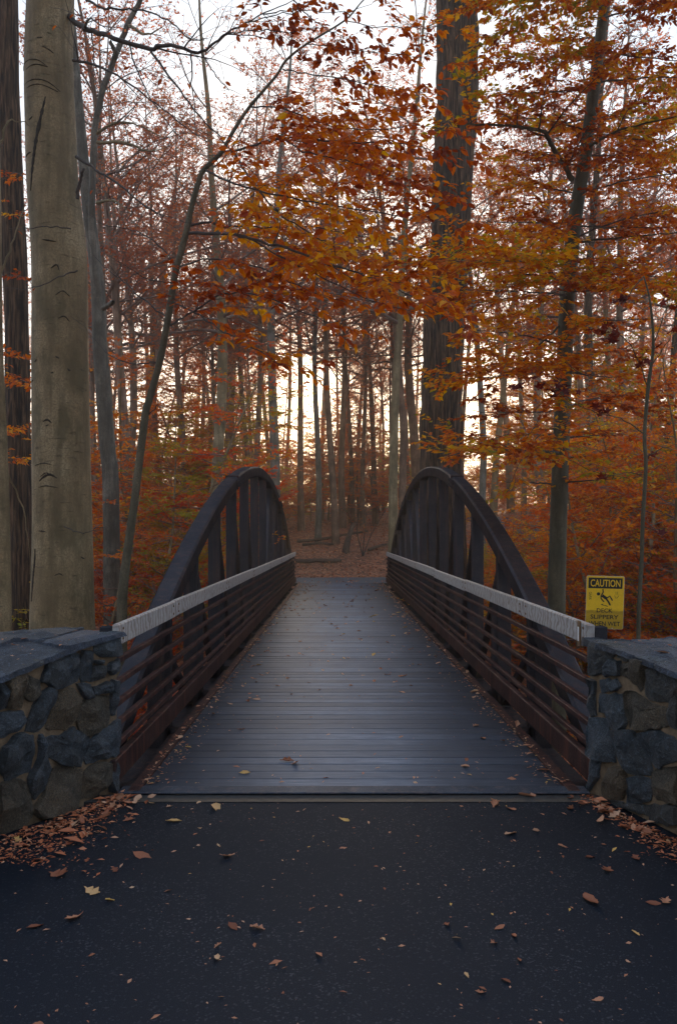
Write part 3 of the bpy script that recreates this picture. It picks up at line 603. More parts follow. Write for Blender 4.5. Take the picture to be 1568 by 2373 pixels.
sub([(700,590),(708,650),(680,700)], 0.0085); sub([(672,705),(672,770),(725,830)], 0.0085, -0.0019)
sub([(690,710),(730,740),(765,765)], 0.020, -0.0020); sub([(760,765),(810,830),(842,890)], 0.0115, -0.0021); sub([(765,770),(832,722),(880,800)], 0.010, -0.0022)
outline([zz(*p) for p in ((668,880),(720,870),(700,885),(790,905),(810,925),(740,905),(690,895))], M['black_print'], "floor_scuff", -0.0018, fig, 0.0006)
sm = outline(limb2([(920,705),(935,755),(965,755),(992,712)], 0.0025, ''), M['black_print'], "scribbled_smile", -0.0018, sign, 0.0006)
for x in (940, 972): o = outline(limb2([(x,630),(x+2,690)], 0.0025, ''), M['black_print'], "scribbled_eye", -0.0018, sm, 0.0006)
for x, z in ((-0.055,0.008),(0.055,0.008),(0.0,0.362)): outline([(x+0.004*math.cos(a), z+0.004*math.sin(a)) for a in np.linspace(0,6.283,8,endpoint=False)], M['sign_edge'], "rivet", -0.0026, sign, 0.002)
box("mounting_strap", (-0.05,0.0,0.003,0.025,-0.42,0.20), M['steel'], sign, 0.002)
#@@TREES
# ------------------------------------------------------------------ plant builder
def unit(v): return v/(np.linalg.norm(v)+1e-12)
class Plant:
    def __init__(self, seed):
        self.r = np.random.default_rng(seed); self.V = []; self.Fq = []; self.n = 0; self.lp = []; self.ld = []; self.ln = []; self.ls = []
    def tube(self, pts, rad_, sides=5, store=None):
        pts = np.asarray(pts, float); n = len(pts); t = np.gradient(pts, axis=0); t /= np.linalg.norm(t, axis=1)[:,None]+1e-12
        ref = np.array([0.31,0.17,0.93]) if abs(t[n//2,2]) < 0.8 else np.array([1.0,0.1,0.0])
        a = np.cross(t, ref); a /= np.linalg.norm(a, axis=1)[:,None]+1e-12; b = np.cross(t, a)
        ang = np.arange(sides)*2*np.pi/sides
        V = pts[:,None,:] + (a[:,None,:]*np.cos(ang)[None,:,None] + b[:,None,:]*np.sin(ang)[None,:,None])*np.asarray(rad_)[:,None,None]
        ix = np.arange(n*sides).reshape(n,sides); nx_ = np.roll(ix,-1,1); q = np.stack([ix[:-1],nx_[:-1],nx_[1:],ix[1:]],-1).reshape(-1,4)
        if store is not None: return V.reshape(-1,3), q
        self.V.append(V.reshape(-1,3)); self.Fq.append(q+self.n); self.n += n*sides
    def wander(self, p, d, Ln, n, wob, grav):
        out = [np.array(p, float)]; d = unit(np.array(d, float)); st = Ln/n
        for _ in range(n):
            d = unit(d + self.r.normal(0, wob, 3) + np.array([0,0,grav])); out.append(out[-1]+d*st)
        return np.array(out)
    def leaves_on(self, pts, S):
        seg = np.linalg.norm(np.diff(pts, axis=0), axis=1); Lt = seg.sum(); n = int(Lt/S['sp']*S.get('keep',1.0) + self.r.random())
        if n < 1: return
        cum = np.concatenate([[0], np.cumsum(seg)]); s = np.sort(self.r.uniform(0.12, 1.0, n))*Lt; i = np.clip(np.searchsorted(cum, s)-1, 0, len(seg)-1)
        f = ((s-cum[i])/seg[i])[:,None]; p = pts[i]*(1-f)+pts[i+1]*f; t = (pts[i+1]-pts[i])/seg[i][:,None]
        up = np.array([0,0,1.0]); side = np.cross(t, up); side /= np.linalg.norm(side, axis=1)[:,None]+1e-9
        sg = np.where(np.arange(n)%2 == 0, 1.0, -1.0)[:,None]; a = self.r.uniform(0.5,1.2,n)[:,None]
        d = t*np.cos(a)+side*sg*np.sin(a)+self.r.normal(0,0.22,(n,3)); d[:,2] -= S.get('droop',0.25)
        nn = up + self.r.normal(0,S.get('tilt',0.45),(n,3))
        self.lp.append(p+d*0.008); self.ld.append(d); self.ln.append(nn); self.ls.append(S['leaf']*self.r.uniform(0.6,1.15,n))
    def grow(self, p, d, Ln, r0, lev, S):
        lv = S['lv'][lev]; n = lv.get('n',4); pts = self.wander(p, d, Ln, n, lv.get('wob',0.12), lv.get('grav',0.0))
        self.tube(pts, np.linspace(r0, max(r0*lv.get('taper',0.25), S.get('rmin',0.0012)), n+1), lv.get('sides',4))
        last = lev == len(S['lv'])-1
        if last or lv.get('leafy'): self.leaves_on(pts, S)
        if last: return
        self.kids(pts, r0, Ln, lev, S)
    def kids(self, pts, r0, Ln, lev, S, t0=None):
        lv = S['lv'][lev]; k = max(1, int(round(lv['kids']*Ln*self.r.uniform(0.8,1.2)))); n = len(pts)-1
        ts = np.linspace(lv.get('t0',0.2) if t0 is None else t0, 1.0, k); sg = 1 if self.r.random() < 0.5 else -1
        for t in ts:
            t = min(1.0, max(0.02, t+self.r.normal(0,0.4/k))); x = t*n; i = min(int(x), n-1); f = x-i; p = pts[i]*(1-f)+pts[i+1]*f; d = unit(pts[i+1]-pts[i])
            sg = -sg; up = np.array([0,0,1.0]); side = np.cross(d, up)
            if np.linalg.norm(side) < 0.35:
                az = self.r.uniform(0, 6.283); side = np.array([math.cos(az), math.sin(az), 0])
            side = unit(side); a = lv.get('ang',0.85)+self.r.normal(0,0.18)
            if t > 0.97: a *= 0.25
            dn = d*math.cos(a)+side*sg*math.sin(a)+up*self.r.normal(lv.get('up',0.05), lv.get('roll',0.18))
            cl = Ln*lv.get('ratio',0.5)*(1.15-0.6*t)*self.r.uniform(0.65,1.2)
            cl = min(cl, lv.get('lmax',9)); self.grow(p, dn, cl, max(S.get('rmin',0.0012), r0*(1-0.7*t)*lv.get('rr',0.5)), lev+1, S)
    def wood(self, name):
        return mesh_np(name, np.concatenate(self.V), [np.concatenate(self.Fq)])
    def leaf_arrays(self):
        return np.concatenate(self.lp), np.concatenate(self.ld), np.concatenate(self.ln), np.concatenate(self.ls)
T_DIA = (np.array([(0,0,0),(0.45,-0.30,0.06),(1,0,-0.05),(0.45,0.30,0.06)]), np.array([(0,1,2),(0,2,3)]))
T_FINE = (np.array([(0,0,0),(0.25,-0.23,0.05),(0.6,-0.25,0.06),(1,0,-0.10),(0.6,0.25,0.06),(0.25,0.23,0.05),(0.45,0,-0.01)]), np.array([(0,1,6),(1,2,6),(2,3,6),(3,4,6),(4,5,6),(5,0,6)]))
def star(nl, depth):
    V = [(0.42,0,0)]; n = nl*2
    for i in range(n):
        a = math.pi + i*2*math.pi/n; rr = 0.55 if i%2 == 0 else 0.55*depth
        V.append((0.42+rr*math.cos(a), rr*math.sin(a)*0.95, 0.05*(-1)**i))
    return np.array(V), np.array([(0,1+i,1+(i+1)%n) for i in range(n)])
T_LOBE = star(5, 0.5)
def leaf_mesh(name, p, d, nrm, s, tpl, rnd):
    d = d/(np.linalg.norm(d,axis=1)[:,None]+1e-9); sd = np.cross(nrm, d); sd /= np.linalg.norm(sd,axis=1)[:,None]+1e-9; u = np.cross(d, sd)
    TV, TF = tpl; k = len(TV)
    V = p[:,None,:]+s[:,None,None]*(TV[None,:,0,None]*d[:,None,:]+TV[None,:,1,None]*sd[:,None,:]+TV[None,:,2,None]*u[:,None,:])
    Fc = (TF[None]+np.arange(len(p))[:,None,None]*k).reshape(-1,3)
    return mesh_np(name, V.reshape(-1,3), [Fc], attr=np.repeat(rnd, k), smooth=False)
def clumpy(p, rng, sc=1.3, amt=0.55):
    """leaf tone: neighbouring leaves turn colour together"""
    return np.clip(0.5+amt*vnoise(p*sc+17)+rng.normal(0,0.17,len(p)), 0, 1)

def trunk_mesh(name, pts3, r3, n, sides, rough=0.02, ridges=0, base=None, flare=0.0):
    """pts3 rows x y z, r3 radii; returns mesh with verts relative to base"""
    q = spline(np.column_stack([pts3, r3]), n); pts, rr = q[:,:3], np.maximum(q[:,3], 0.004)
    t = np.gradient(pts, axis=0); t /= np.linalg.norm(t,axis=1)[:,None]; a = np.cross(t, [0.0,1,0]); a /= np.linalg.norm(a,axis=1)[:,None]; b = np.cross(t, a)
    ang = np.arange(sides)*2*np.pi/sides; cs, sn = np.cos(ang), np.sin(ang)
    zc = pts[:,2][:,None]; nz = vnoise(np.stack([cs[None]*1.5+0*zc+9, sn[None]*1.5+0*zc, zc*1.1+0*cs[None]], -1))*rough
    nz = nz + vnoise(np.stack([cs[None]*4+0*zc, sn[None]*4+0*zc+5, zc*3.0+0*cs[None]], -1))*rough*0.35
    if ridges:
        wv_ = vnoise(np.stack([cs[None]*ridges/6.3+0.25*np.sin(zc*1.3), sn[None]*ridges/6.3+0*zc, zc*0.9+0*cs[None]], -1)); nz = nz + np.abs(wv_)*0.16-0.05
    fl = 1+flare*np.exp(-(zc-pts[0,2])/0.5)*(1+0.35*np.cos(ang*5+1)[None])
    V = pts[:,None,:]+(a[:,None,:]*cs[None,:,None]+b[:,None,:]*sn[None,:,None])*(rr[:,None]*(1+nz)*fl)[...,None]
    ix = np.arange(n*sides).reshape(n,sides); nx_ = np.roll(ix,-1,1); qd = np.stack([ix[:-1],nx_[:-1],nx_[1:],ix[1:]],-1).reshape(-1,4)
    return mesh_np(name, V.reshape(-1,3)-np.asarray(base), [qd]), pts, rr

def px_trunk(rows, D, lean=0.0):
    """rows of (px, py, width px) -> points and radii at distance D"""
    pts = np.array([P(a, b, D+lean*i) for i, (a, b, _) in enumerate(rows)]); rr = np.array([c/2*(D+lean*i)/F for i, (_, _, c) in enumerate(rows)]); return pts, rr
def hero(name, label, cat, rows, D, mat, sides=28, n=70, rough=0.03, ridges=0, lean=0.0, flare=0.12):
    pts, rr = px_trunk(rows, D, lean)
    base = pts[0].copy(); base[2] = tz(base[0], base[1])-0.05
    pts = np.vstack([base, pts[1:]]) if pts[1,2] > base[2]+0.2 else pts
    rr = rr[:len(pts)]; root = empty(name, tuple(base), label, cat)
    me, cl, cr = trunk_mesh("trunk", pts, rr, n, sides, rough, ridges, base, flare)
    link("trunk", me, mat, root); return root, cl, cr, base
def limb_from_px(pl, root, base, rows, d0, d1, r0, r1, mat, S=None, lev=0, n=None, tip=True, sides=6, name="limb"):
    ds = np.linspace(d0, d1, len(rows)); pts = np.array([P(a, b, d) for (a, b), d in zip(rows, ds)])
    n = n or max(10, 4*len(rows)); q = spline(pts, n); q[1:-1] += pl.r.normal(0, 0.006, (n-2,3))
    V, Fq = pl.tube(q, np.linspace(r0, r1, n), sides, store=True)
    link(name, mesh_np(name, V-base, [Fq]), mat, root)
    if S is not None:
        Ln = np.linalg.norm(np.diff(q,axis=0),axis=1).sum(); pl.kids(q, r0*1.0, Ln, lev, S)
    return q
def fork(pl, q, r0, lev, S, n_): pass
def finish(pl, root, base, leafmat, tpl, twigmat=None, crown="crown", singles=0, tone=None, leafname="leaf"):
    o = link("twigs", mesh_np("twigs", np.concatenate(pl.V)-base, [np.concatenate(pl.Fq)]), twigmat or M['twig'], root); tag(o, kind="stuff")
    if not pl.lp: return
    p, d, nn, s = pl.leaf_arrays(); rnd = clumpy(p, pl.r) if tone is None else tone(p, pl.r)
    if singles:
        dep = p[:,1]; px = VX+p[:,0]/dep*F; py = HY-(p[:,2]-EYE)/dep*F
        vis = (px > -5) & (px < 1573) & (py > -5) & (py < 2372) & (dep > 1); big = np.where(vis, s/dep, 0); pick = np.argsort(-big)[:singles]
        mask = np.ones(len(p), bool); mask[pick] = False
        protos = []
        for k in range(8):
            TV, TF = T_FINE; TV = TV.copy(); TV[:,1] *= pl.r.uniform(0.8,1.15); TV[:,2] = TV[:,2]*pl.r.uniform(0.5,1.6)+pl.r.uniform(-0.12,0.06)*TV[:,0]**2
            protos.append(mesh_np(leafname, TV, [TF], smooth=False)); protos[-1].materials.append(M['lf_orange_obj'])
        from mathutils import Matrix
        for i in pick:
            dd = unit(d[i]); sd = unit(np.cross(nn[i], dd)); u = np.cross(dd, sd); o = bpy.data.objects.new(leafname, protos[int(pl.r.integers(8))]); col.objects.link(o); o.parent = root
            m4 = Matrix(((dd[0],sd[0],u[0],0),(dd[1],sd[1],u[1],0),(dd[2],sd[2],u[2],0),(0,0,0,1))); o.location = tuple(p[i]-base); o.rotation_euler = m4.to_euler(); o.scale = (s[i],)*3
        p, d, nn, s, rnd = p[mask], d[mask], nn[mask], s[mask], rnd[mask]
    o = link(crown, leaf_mesh(crown, p-base, d, nn, s, tpl, rnd), leafmat, root); tag(o, kind="stuff"); return o

# ------------------------------------------------------------------ the near trees
S_BEECH = dict(leaf=0.088, sp=0.026, keep=0.85, droop=0.35, tilt=0.5, rmin=0.0016, lv=[
    dict(kids=5.0, ratio=0.30, lmax=1.1, ang=0.75, t0=0.16, rr=0.45), dict(kids=7.5, ratio=0.45, lmax=0.42, ang=0.8, n=5, wob=0.10, sides=4, leafy=True, t0=0.15), dict(n=3, wob=0.10, sides=3)])
# leaning young beech whose boughs hang over the deck
rows = [(280,1600,26),(283,1480,25),(287,1353,22),(313,1153,19),(336,970,18.5),(345,930,17),(370,840,16),(390,737,16),(403,653,15),(411,616,15),(433,533,14.5),(443,483,13.5),(460,423,13),(473,393,12),(513,353,10.5),(543,300,9),(579,247,8),(639,177,6.5),(663,140,6),(709,103,5),(799,47,4),(839,3,3),(900,-60,2)]
root, cl, cr, base = hero("young_beech", "slender young beech leaning over the deck with hanging orange leaves", "tree", rows, 8.3, M['sapling'], 12, 120, 0.05, flare=0.3)
pl = Plant(21); SB = S_BEECH
LIMBS = [([(523,351),(600,335),(656,320),(720,322),(802,330),(862,330),(940,335),(1010,350)], 8.3, 7.2, .013, .003),
 ([(656,322),(709,353),(806,373),(872,396),(966,426),(1040,450)], 8.0, 7.0, .008, .002),
 ([(440,523),(483,515),(523,527),(576,523),(613,528),(709,523),(800,540),(880,560)], 8.3, 8.6, .012, .003),
 ([(437,540),(523,541),(579,553),(666,576),(729,600),(806,626),(889,653),(960,690),(1040,740)], 8.3, 6.6, .016, .003),
 ([(543,353),(569,400),(603,446),(646,493),(702,530),(756,563),(830,600),(900,640)], 8.3, 7.6, .012, .002),
 ([(396,753),(443,723),(522,680),(600,685),(700,720),(790,760)], 8.3, 7.2, .012, .002),
 ([(400,700),(460,730),(522,770),(583,803),(650,840),(716,860)], 8.3, 7.2, .009, .002),
 ([(656,160),(699,170),(789,182),(856,197),(946,207),(1030,223)], 8.3, 7.5, .007, .002),
 ([(799,47),(860,60),(940,65),(1010,62),(1070,70)], 8.3, 7.8, .005, .002),
 ([(663,138),(640,80),(610,30),(590,-30)], 8.3, 7.6, .005, .002),
 ([(579,247),(650,250),(760,290),(860,300),(980,290),(1060,310)], 8.3, 7.3, .008, .002),
 ([(473,393),(560,430),(680,460),(800,480),(930,500),(1050,520)], 8.3, 6.9, .011, .002),
 ([(709,103),(780,110),(860,120),(960,130),(1060,150)], 8.3, 8.9, .005, .002),
 ([(579,553),(660,600),(760,650),(850,690),(950,720)], 8.0, 7.2, .008, .002),
 ([(410,620),(480,600),(570,610),(650,640),(730,680),(800,700)], 8.3, 7.7, .009, .002)]
for i, (rows, d0, d1, r0, r1) in enumerate(LIMBS):
    limb_from_px(pl, root, base, rows, d0, d1, r0, r1, M['twig'], S_BEECH)
# bare limbs on its left
S_BARE = dict(leaf=0.075, sp=0.09, keep=0.18, droop=0.5, rmin=0.0016, lv=[dict(kids=2.2, ratio=0.35, lmax=1.1, ang=0.8, t0=0.2, rr=0.5), dict(kids=4.5, ratio=0.5, lmax=0.5, ang=0.8, n=5, wob=0.14, sides=4), dict(n=4, wob=0.16, sides=3)])
for rows, d0, d1, r0, r1 in [([(390,737),(330,690),(270,640),(225,600),(200,540)], 8.3, 9.0, .009, .002), ([(411,616),(360,560),(300,530),(240,520),(215,500)], 8.3, 8.6, .008, .002), ([(370,840),(320,842),(280,836),(235,805),(200,760)], 8.3, 8.6, .008, .002),
    ([(346,960),(360,945),(365,935)], 8.3, 8.2, .007, .003), ([(403,653),(350,650),(300,620),(250,590)], 8.3, 7.8, .006, .0015)]:
    limb_from_px(pl, root, base, rows, d0, d1, r0, r1, M['twig'], S_BARE)
finish(pl, root, base, M['lf_orange'], T_FINE, singles=300)

# big grey beech behind the left wall
rows = [(145,1660,160),(146,1450,145),(145,1200,134),(141,900,128),(138,600,123),(124,440,117),(120,350,115),(114,150,109),(118,0,107),(122,-300,96),(110,-800,70),(100,-1400,20)]
root, cl, cr, base = hero("beech_tree", "thick smooth grey-brown beech trunk with dark scars behind the stone wall", "tree", rows, 9.0, M['beech'], 48, 130, 0.018, flare=0.10)
pl = Plant(22)
for rows, d0, d1, r0, r1 in [([(162,37),(187,60),(213,72),(260,88),(347,115),(373,107),(410,108),(466,120),(500,97),(523,77),(556,60),(609,33),(680,0)], 8.9, 8.0, .030, .004),
    ([(350,120),(400,187),(460,263),(522,333),(560,400)], 8.6, 8.3, .013, .003), ([(443,125),(445,180),(450,250),(457,345)], 8.5, 8.5, .010, .003), ([(466,120),(490,160),(520,200),(560,220)], 8.4, 8.2, .008, .002),
    ([(170,140),(213,147),(260,167),(330,215),(400,270),(480,330)], 8.9, 8.3, .016, .003), ([(177,363),(233,400),(287,436),(343,483),(416,510)], 8.8, 8.2, .017, .003),
    ([(300,95),(310,140),(330,190),(370,260),(420,320),(470,360)], 8.7, 8.2, .010, .002), ([(200,0),(240,20),(300,22),(350,30),(400,55),(440,90),(480,90)], 8.8, 8.2, .013, .003), ([(213,72),(216,130),(222,180),(230,260)], 8.8, 8.6, .008, .002),
    ([(180,460),(185,420),(195,390)], 8.8, 8.7, .02, .014), ([(165,530),(110,525),(60,530),(20,528)], 8.6, 8.2, .007, .002), ([(180,627),(140,640),(100,660),(60,670),(0,665)], 8.6, 8.2, .008, .002), ([(150,700+520),(190,1235),(215,1228),(260,1215)], 8.7, 8.4, .006, .002)]:
    limb_from_px(pl, root, base, rows, d0, d1, r0, r1, M['twig'], S_BARE)
S_TOP = dict(S_BEECH, keep=0.55); 
for rows, d0, d1 in [([(556,60),(620,40),(700,25),(780,30),(860,10)], 8.0, 7.5), ([(609,33),(680,20),(760,-10),(860,-20)], 7.9, 7.6), ([(523,77),(600,70),(680,75),(740,60)], 8.0, 7.9), ([(680,0),(720,40),(760,70),(800,85)], 7.9, 7.8)]:
    limb_from_px(pl, root, base, rows, d0, d1, .006, .002, M['twig'], S_TOP)
finish(pl, root, base, M['lf_orange'], T_FINE, tone=lambda p, r: np.clip(r.normal(0.22,0.16,len(p)),0,1))
# knots and scars on the trunk, hugging its surface
def on_trunk(cl, cr, px, py, D, lift=0.003):
    tgt = P(px, py, D); i = np.abs(cl[:,2]-tgt[2]).argmin(); c, r_ = cl[i], cr[i]*1.0; dx = np.clip((tgt[0]-c[0])/r_, -0.97, 0.97)
    return np.array([c[0]+dx*(r_+lift), c[1]-math.sqrt(1-dx*dx)*(r_+lift), tgt[2]])
def scar(pxs, wd, name="bark_scar", lift=0.004):
    q = spline(np.array(pxs, float), max(8, 5*len(pxs))); n = len(q); V = []; rg = np.random.default_rng(int(abs(pxs[0][0]*7+pxs[0][1])))
    t = np.gradient(q, axis=0); t /= np.linalg.norm(t,axis=1)[:,None]; nr = np.stack([-t[:,1], t[:,0]], -1)
    for i in range(n):
        ww = wd*math.sin(math.pi*min(0.98,max(0.02,i/(n-1))))**0.5*rg.uniform(0.55,1.15)
        for e in (-1,-0.35,0.35,1): V.append(on_trunk(cl, cr, *(q[i]+nr[i]*ww*e), 9.0, lift if abs(e) < 0.9 else -0.003))
    ix = np.arange(n*4).reshape(n,4); qd = np.stack([ix[:-1,:-1],ix[:-1,1:],ix[1:,1:],ix[1:,:-1]],-1).reshape(-1,4)
    link(name, mesh_np(name, np.array(V)-base, [qd]), M['scar'], root)
scar([(60,1236),(70,1231),(84,1230)], 1.8, "knot"); scar([(150,1330),(160,1326),(168,1330)], 2.4, "knot"); scar([(125,252),(120,275),(112,310),(104,345),(97,385),(92,420),(88,460)], 6.0); scar([(100,630*2+10),(98,1300),(93,1340),(88,1390)], 3.5)
for a in [[(58,172),(75,165),(105,168),(130,184)],[(70,215),(100,212),(130,218),(154,234)],[(78,226),(110,224),(150,236)],[(76,183),(100,178),(128,184)],[(118,138),(130,143),(141,150)],[(105,118),(118,118)],[(155,753),(168,747),(178,757)],
    [(98,848),(104,843)],[(122,985),(132,981),(142,988)],[(128,995),(136,992)],[(100,1082),(122,1078),(143,1082)],[(112,1118),(125,1108),(140,1104),(155,1112)],[(115,1108),(130,1100),(145,1108)],[(110,1132),(130,1129),(158,1134)],[(87,890),(93,888)],[(140,876),(146,874)],[(174,864),(180,869)],
    [(150,838),(158,843)],[(200,1288),(206,1294)],[(110,1230),(130,1232)],[(66,930),(80,926)],[(150,700),(165,690),(178,700)],[(140,640),(152,632),(158,645)],[(120,575),(150,580)],[(85,300),(95,295)],[(72,378),(82,374),(90,374)]]:
    scar(a, 4.2 if a[0][1] in (985,1118) else 1.8 if len(a) > 2 else 2.2, "knot", 0.006)

# right smooth tree
rows = [(1288,1640,46),(1288,1520,42),(1290,1300,40),(1300,1000,38),(1308,800,36),(1316,650,35),(1335,480,32),(1352,380,30),(1375,200,27),(1400,0,23),(1430,-250,18),(1450,-600,8)]
root, cl, cr, base = hero("smooth_barked_tree", "olive grey smooth tree with arching boughs rising behind the caution sign", "tree", rows, 13.0, M['olive'], 20, 110, 0.03, flare=0.2)
pl = Plant(23)
S_RT = dict(leaf=0.095, sp=0.022, keep=1.0, droop=0.2, tilt=0.35, rmin=0.002, lv=[dict(kids=3.6, ratio=0.42, lmax=1.7, ang=0.8, t0=0.10, rr=0.5, roll=0.14), dict(kids=5.4, ratio=0.45, lmax=0.7, ang=0.8, n=5, wob=0.10, sides=4, leafy=True, t0=0.12), dict(n=3, wob=0.10, sides=3)])
RL = [([(1313,655),(1285,646),(1262,613),(1222,593),(1172,580),(1099,573),(1045,570)], 13, 11.8, .045, .008), ([(1325,416),(1302,376),(1275,333),(1259,306),(1212,297),(1165,290),(1072,287),(1030,285)], 13, 11.5, .045, .007),
 ([(1358,343),(1378,330),(1422,307),(1475,290),(1568,270),(1640,260)], 13, 12, .03, .006), ([(1332,563),(1378,556),(1478,546),(1568,540),(1640,540)], 13, 12.3, .02, .004), ([(1325,640),(1338,623),(1378,618),(1428,620),(1512,640),(1600,650)], 13, 12, .022, .004),
 ([(1298,753),(1262,787),(1218,827),(1178,866),(1140,890)], 13, 12, .018, .003), ([(1285,990),(1258,1000),(1232,1030),(1205,1070),(1172,1143)], 13, 12.2, .014, .003)]
for rows, d0, d1, r0, r1 in RL: limb_from_px(pl, root, base, rows, d0, d1, r0, r1, M['olive'], S_RT, sides=8)
g = np.random.default_rng(5)
for y in np.arange(-120, 1160, 62):                         # further side boughs, alternating, layered
    x0 = np.interp(y, [-250,0,200,380,480,650,800,1000,1300], [1430,1400,1375,1352,1335,1316,1308,1300,1290])
    for sg in (-1, 1):
        ln = g.uniform(150, 300)*(0.8 if y > 800 else 1.0); yy = y+g.uniform(-25,25); ris = g.uniform(-0.15,0.25)*ln
        rows = [(x0,yy),(x0+sg*ln*0.3,yy-ris*0.5),(x0+sg*ln*0.65,yy-ris*0.85),(x0+sg*ln,yy-ris)]
        d1 = 13+g.uniform(-3.5,2.5)
        limb_from_px(pl, root, base, rows, 13, d1, .016, .003, M['twig'], S_RT, sides=5)
finish(pl, root, base, M['lf_right'], T_DIA, tone=lambda p, r: np.clip(0.42+0.55*vnoise(p*0.9+3)+r.normal(0,0.2,len(p)),0,1))

# oak
rows = [(1034,1520,118),(1030,1400,108),(1022,1090,96),(1023,900,93),(1030,700,90),(1038,600,88),(1048,430,90),(1058,200,92),(1059,0,94),(1066,-300,84),(1070,-800,55),(1072,-1300,15)]
root, cl, cr, base = hero("oak_tree", "massive dark oak trunk with deeply furrowed bark rising behind the arch", "tree", rows, 22.0, M['oak'], 120, 170, 0.03, ridges=44, flare=0.15)
pl = Plant(24); S_OK = dict(leaf=0.12, sp=0.05, keep=0.7, droop=0.3, tilt=0.5, rmin=0.004, lv=[dict(kids=1.1, ratio=0.45, lmax=2.6, ang=0.8, t0=0.2, rr=0.5), dict(kids=2.6, ratio=0.45, lmax=1.1, ang=0.8, n=5, wob=0.12, sides=4, leafy=True), dict(n=3, wob=0.12, sides=3)])
for rows, d0, d1, r0, r1 in [([(1070,-250),(1140,-300),(1240,-330),(1380,-360)], 22, 20, .14, .03), ([(1050,-150),(960,-220),(880,-300),(800,-330)], 22, 23, .14, .03), ([(1075,-600),(1200,-700),(1300,-780)], 22, 23, .12, .03), ([(1062,620),(1000,560),(960,590),(905,600)], 22, 20.5, .03, .006),([(1035,900),(990,880),(950,900)], 21.5, 20.5, .018, .004),([(1050,860),(1010,890),(985,930)], 21.5, 20.8, .012, .004)]:
    limb_from_px(pl, root, base, rows, d0, d1, r0, r1, M['oak'], S_OK, sides=8)
finish(pl, root, base, M['lf_right'], T_DIA, tone=lambda p, r: np.clip(r.normal(0.55,0.2,len(p)),0,1))

# furrowed trunk behind the beech and the slim trunk at the edge
rows = [(60,1560,66),(55,1400,62),(47,1200,56),(43,1000,54),(40,800,52),(34,600,54),(26,400,54),(18,200,52),(14,0,52),(10,-400,40),(5,-900,10)]
root, cl, cr, base = hero("furrowed_tree", "dark furrowed trunk half hidden behind the smooth beech, with orange sprigs", "tree", rows, 15.0, M['oak'], 72, 120, 0.03, ridges=30, flare=0.15)
pl = Plant(25); S_SP = dict(S_BEECH, leaf=0.085, keep=0.7)
for rows, d0, d1 in [([(20,900),(50,880),(75,900)],14.2,12), ([(0,830),(30,815),(60,830)],13,12), ([(60,1020),(40,1000),(10,1000),(-20,1010)],14,12), ([(80,660),(50,640),(10,640)],13,12), ([(0,420),(40,400),(70,430)],13,12.2), ([(0,1080),(40,1060),(90,1075)],13,12), ([(70,480),(40,500),(10,470)],13,12)]:
    limb_from_px(pl, root, base, rows, d0, d1, .008, .002, M['twig'], S_SP)
finish(pl, root, base, M['lf_orange'], T_DIA)
rows = [(2,1620,56),(2,1450,50),(-2,1100,44),(-12,800,38),(-14,500,34),(-18,100,28),(-25,-400,14)]
root, cl, cr, base = hero("slim_tree", "slim olive trunk standing to the outer side of the big smooth beech", "tree", rows, 8.0, M['beech'], 20, 70, 0.03)
pl = Plant(26)
for rows, d0, d1 in [([(0,350),(15,285),(40,280),(70,290)],8,8.2), ([(10,1050),(20,1100),(60,1200),(70,1330)],8,8.5), ([(0,640),(30,560),(60,470)],8,8.3)]: limb_from_px(pl, root, base, rows, d0, d1, .012, .003, M['beech'], S_BARE)
finish(pl, root, base, M['lf_orange'], T_DIA)

# second beech with a forked crown
rows = [(262,1330,40),(258,1160,38),(250,1040,36),(240,900,35),(232,800,33),(226,650,31),(205,480,28),(192,350,25),(182,230,21),(170,100,20),(150,-150,10)]
root, cl, cr, base = hero("forked_beech", "grey beech with a fork and a broken limb stub behind the leaning young beech", "tree", rows, 17.0, M['grey_bark'], 20, 90, 0.04)
pl = Plant(27)
limb_from_px(pl, root, base, [(234,720),(222,620),(213,510),(215,400),(222,290),(245,190),(272,120),(300,50),(330,-10),(350,-90),(380,-250)], 16.95, 16.2, .078, .040, M['grey_bark'], None, n=60, sides=12)
limb_from_px(pl, root, base, [(240,715),(255,705),(263,700)], 16.8, 16.4, .05, .04, M['grey_bark'], None, sides=8)
limb_from_px(pl, root, base, [(272,125),(262,110),(255,95)], 16.4, 16.2, .05, .03, M['grey_bark'], None, sides=8)
for rows, d0, d1 in [([(225,310),(270,285),(320,290),(380,320)],16.5,16), ([(225,470),(265,465),(303,495)],16.6,16), ([(226,330),(290,330),(340,350),(390,340)],16.5,15.5), ([(300,60),(340,80),(380,60)],16.3,15.5)]: limb_from_px(pl, root, base, rows, d0, d1, .035, .006, M['beech'], dict(S_BARE, keep=0.5))
finish(pl, root, base, M['lf_brown'], T_DIA)

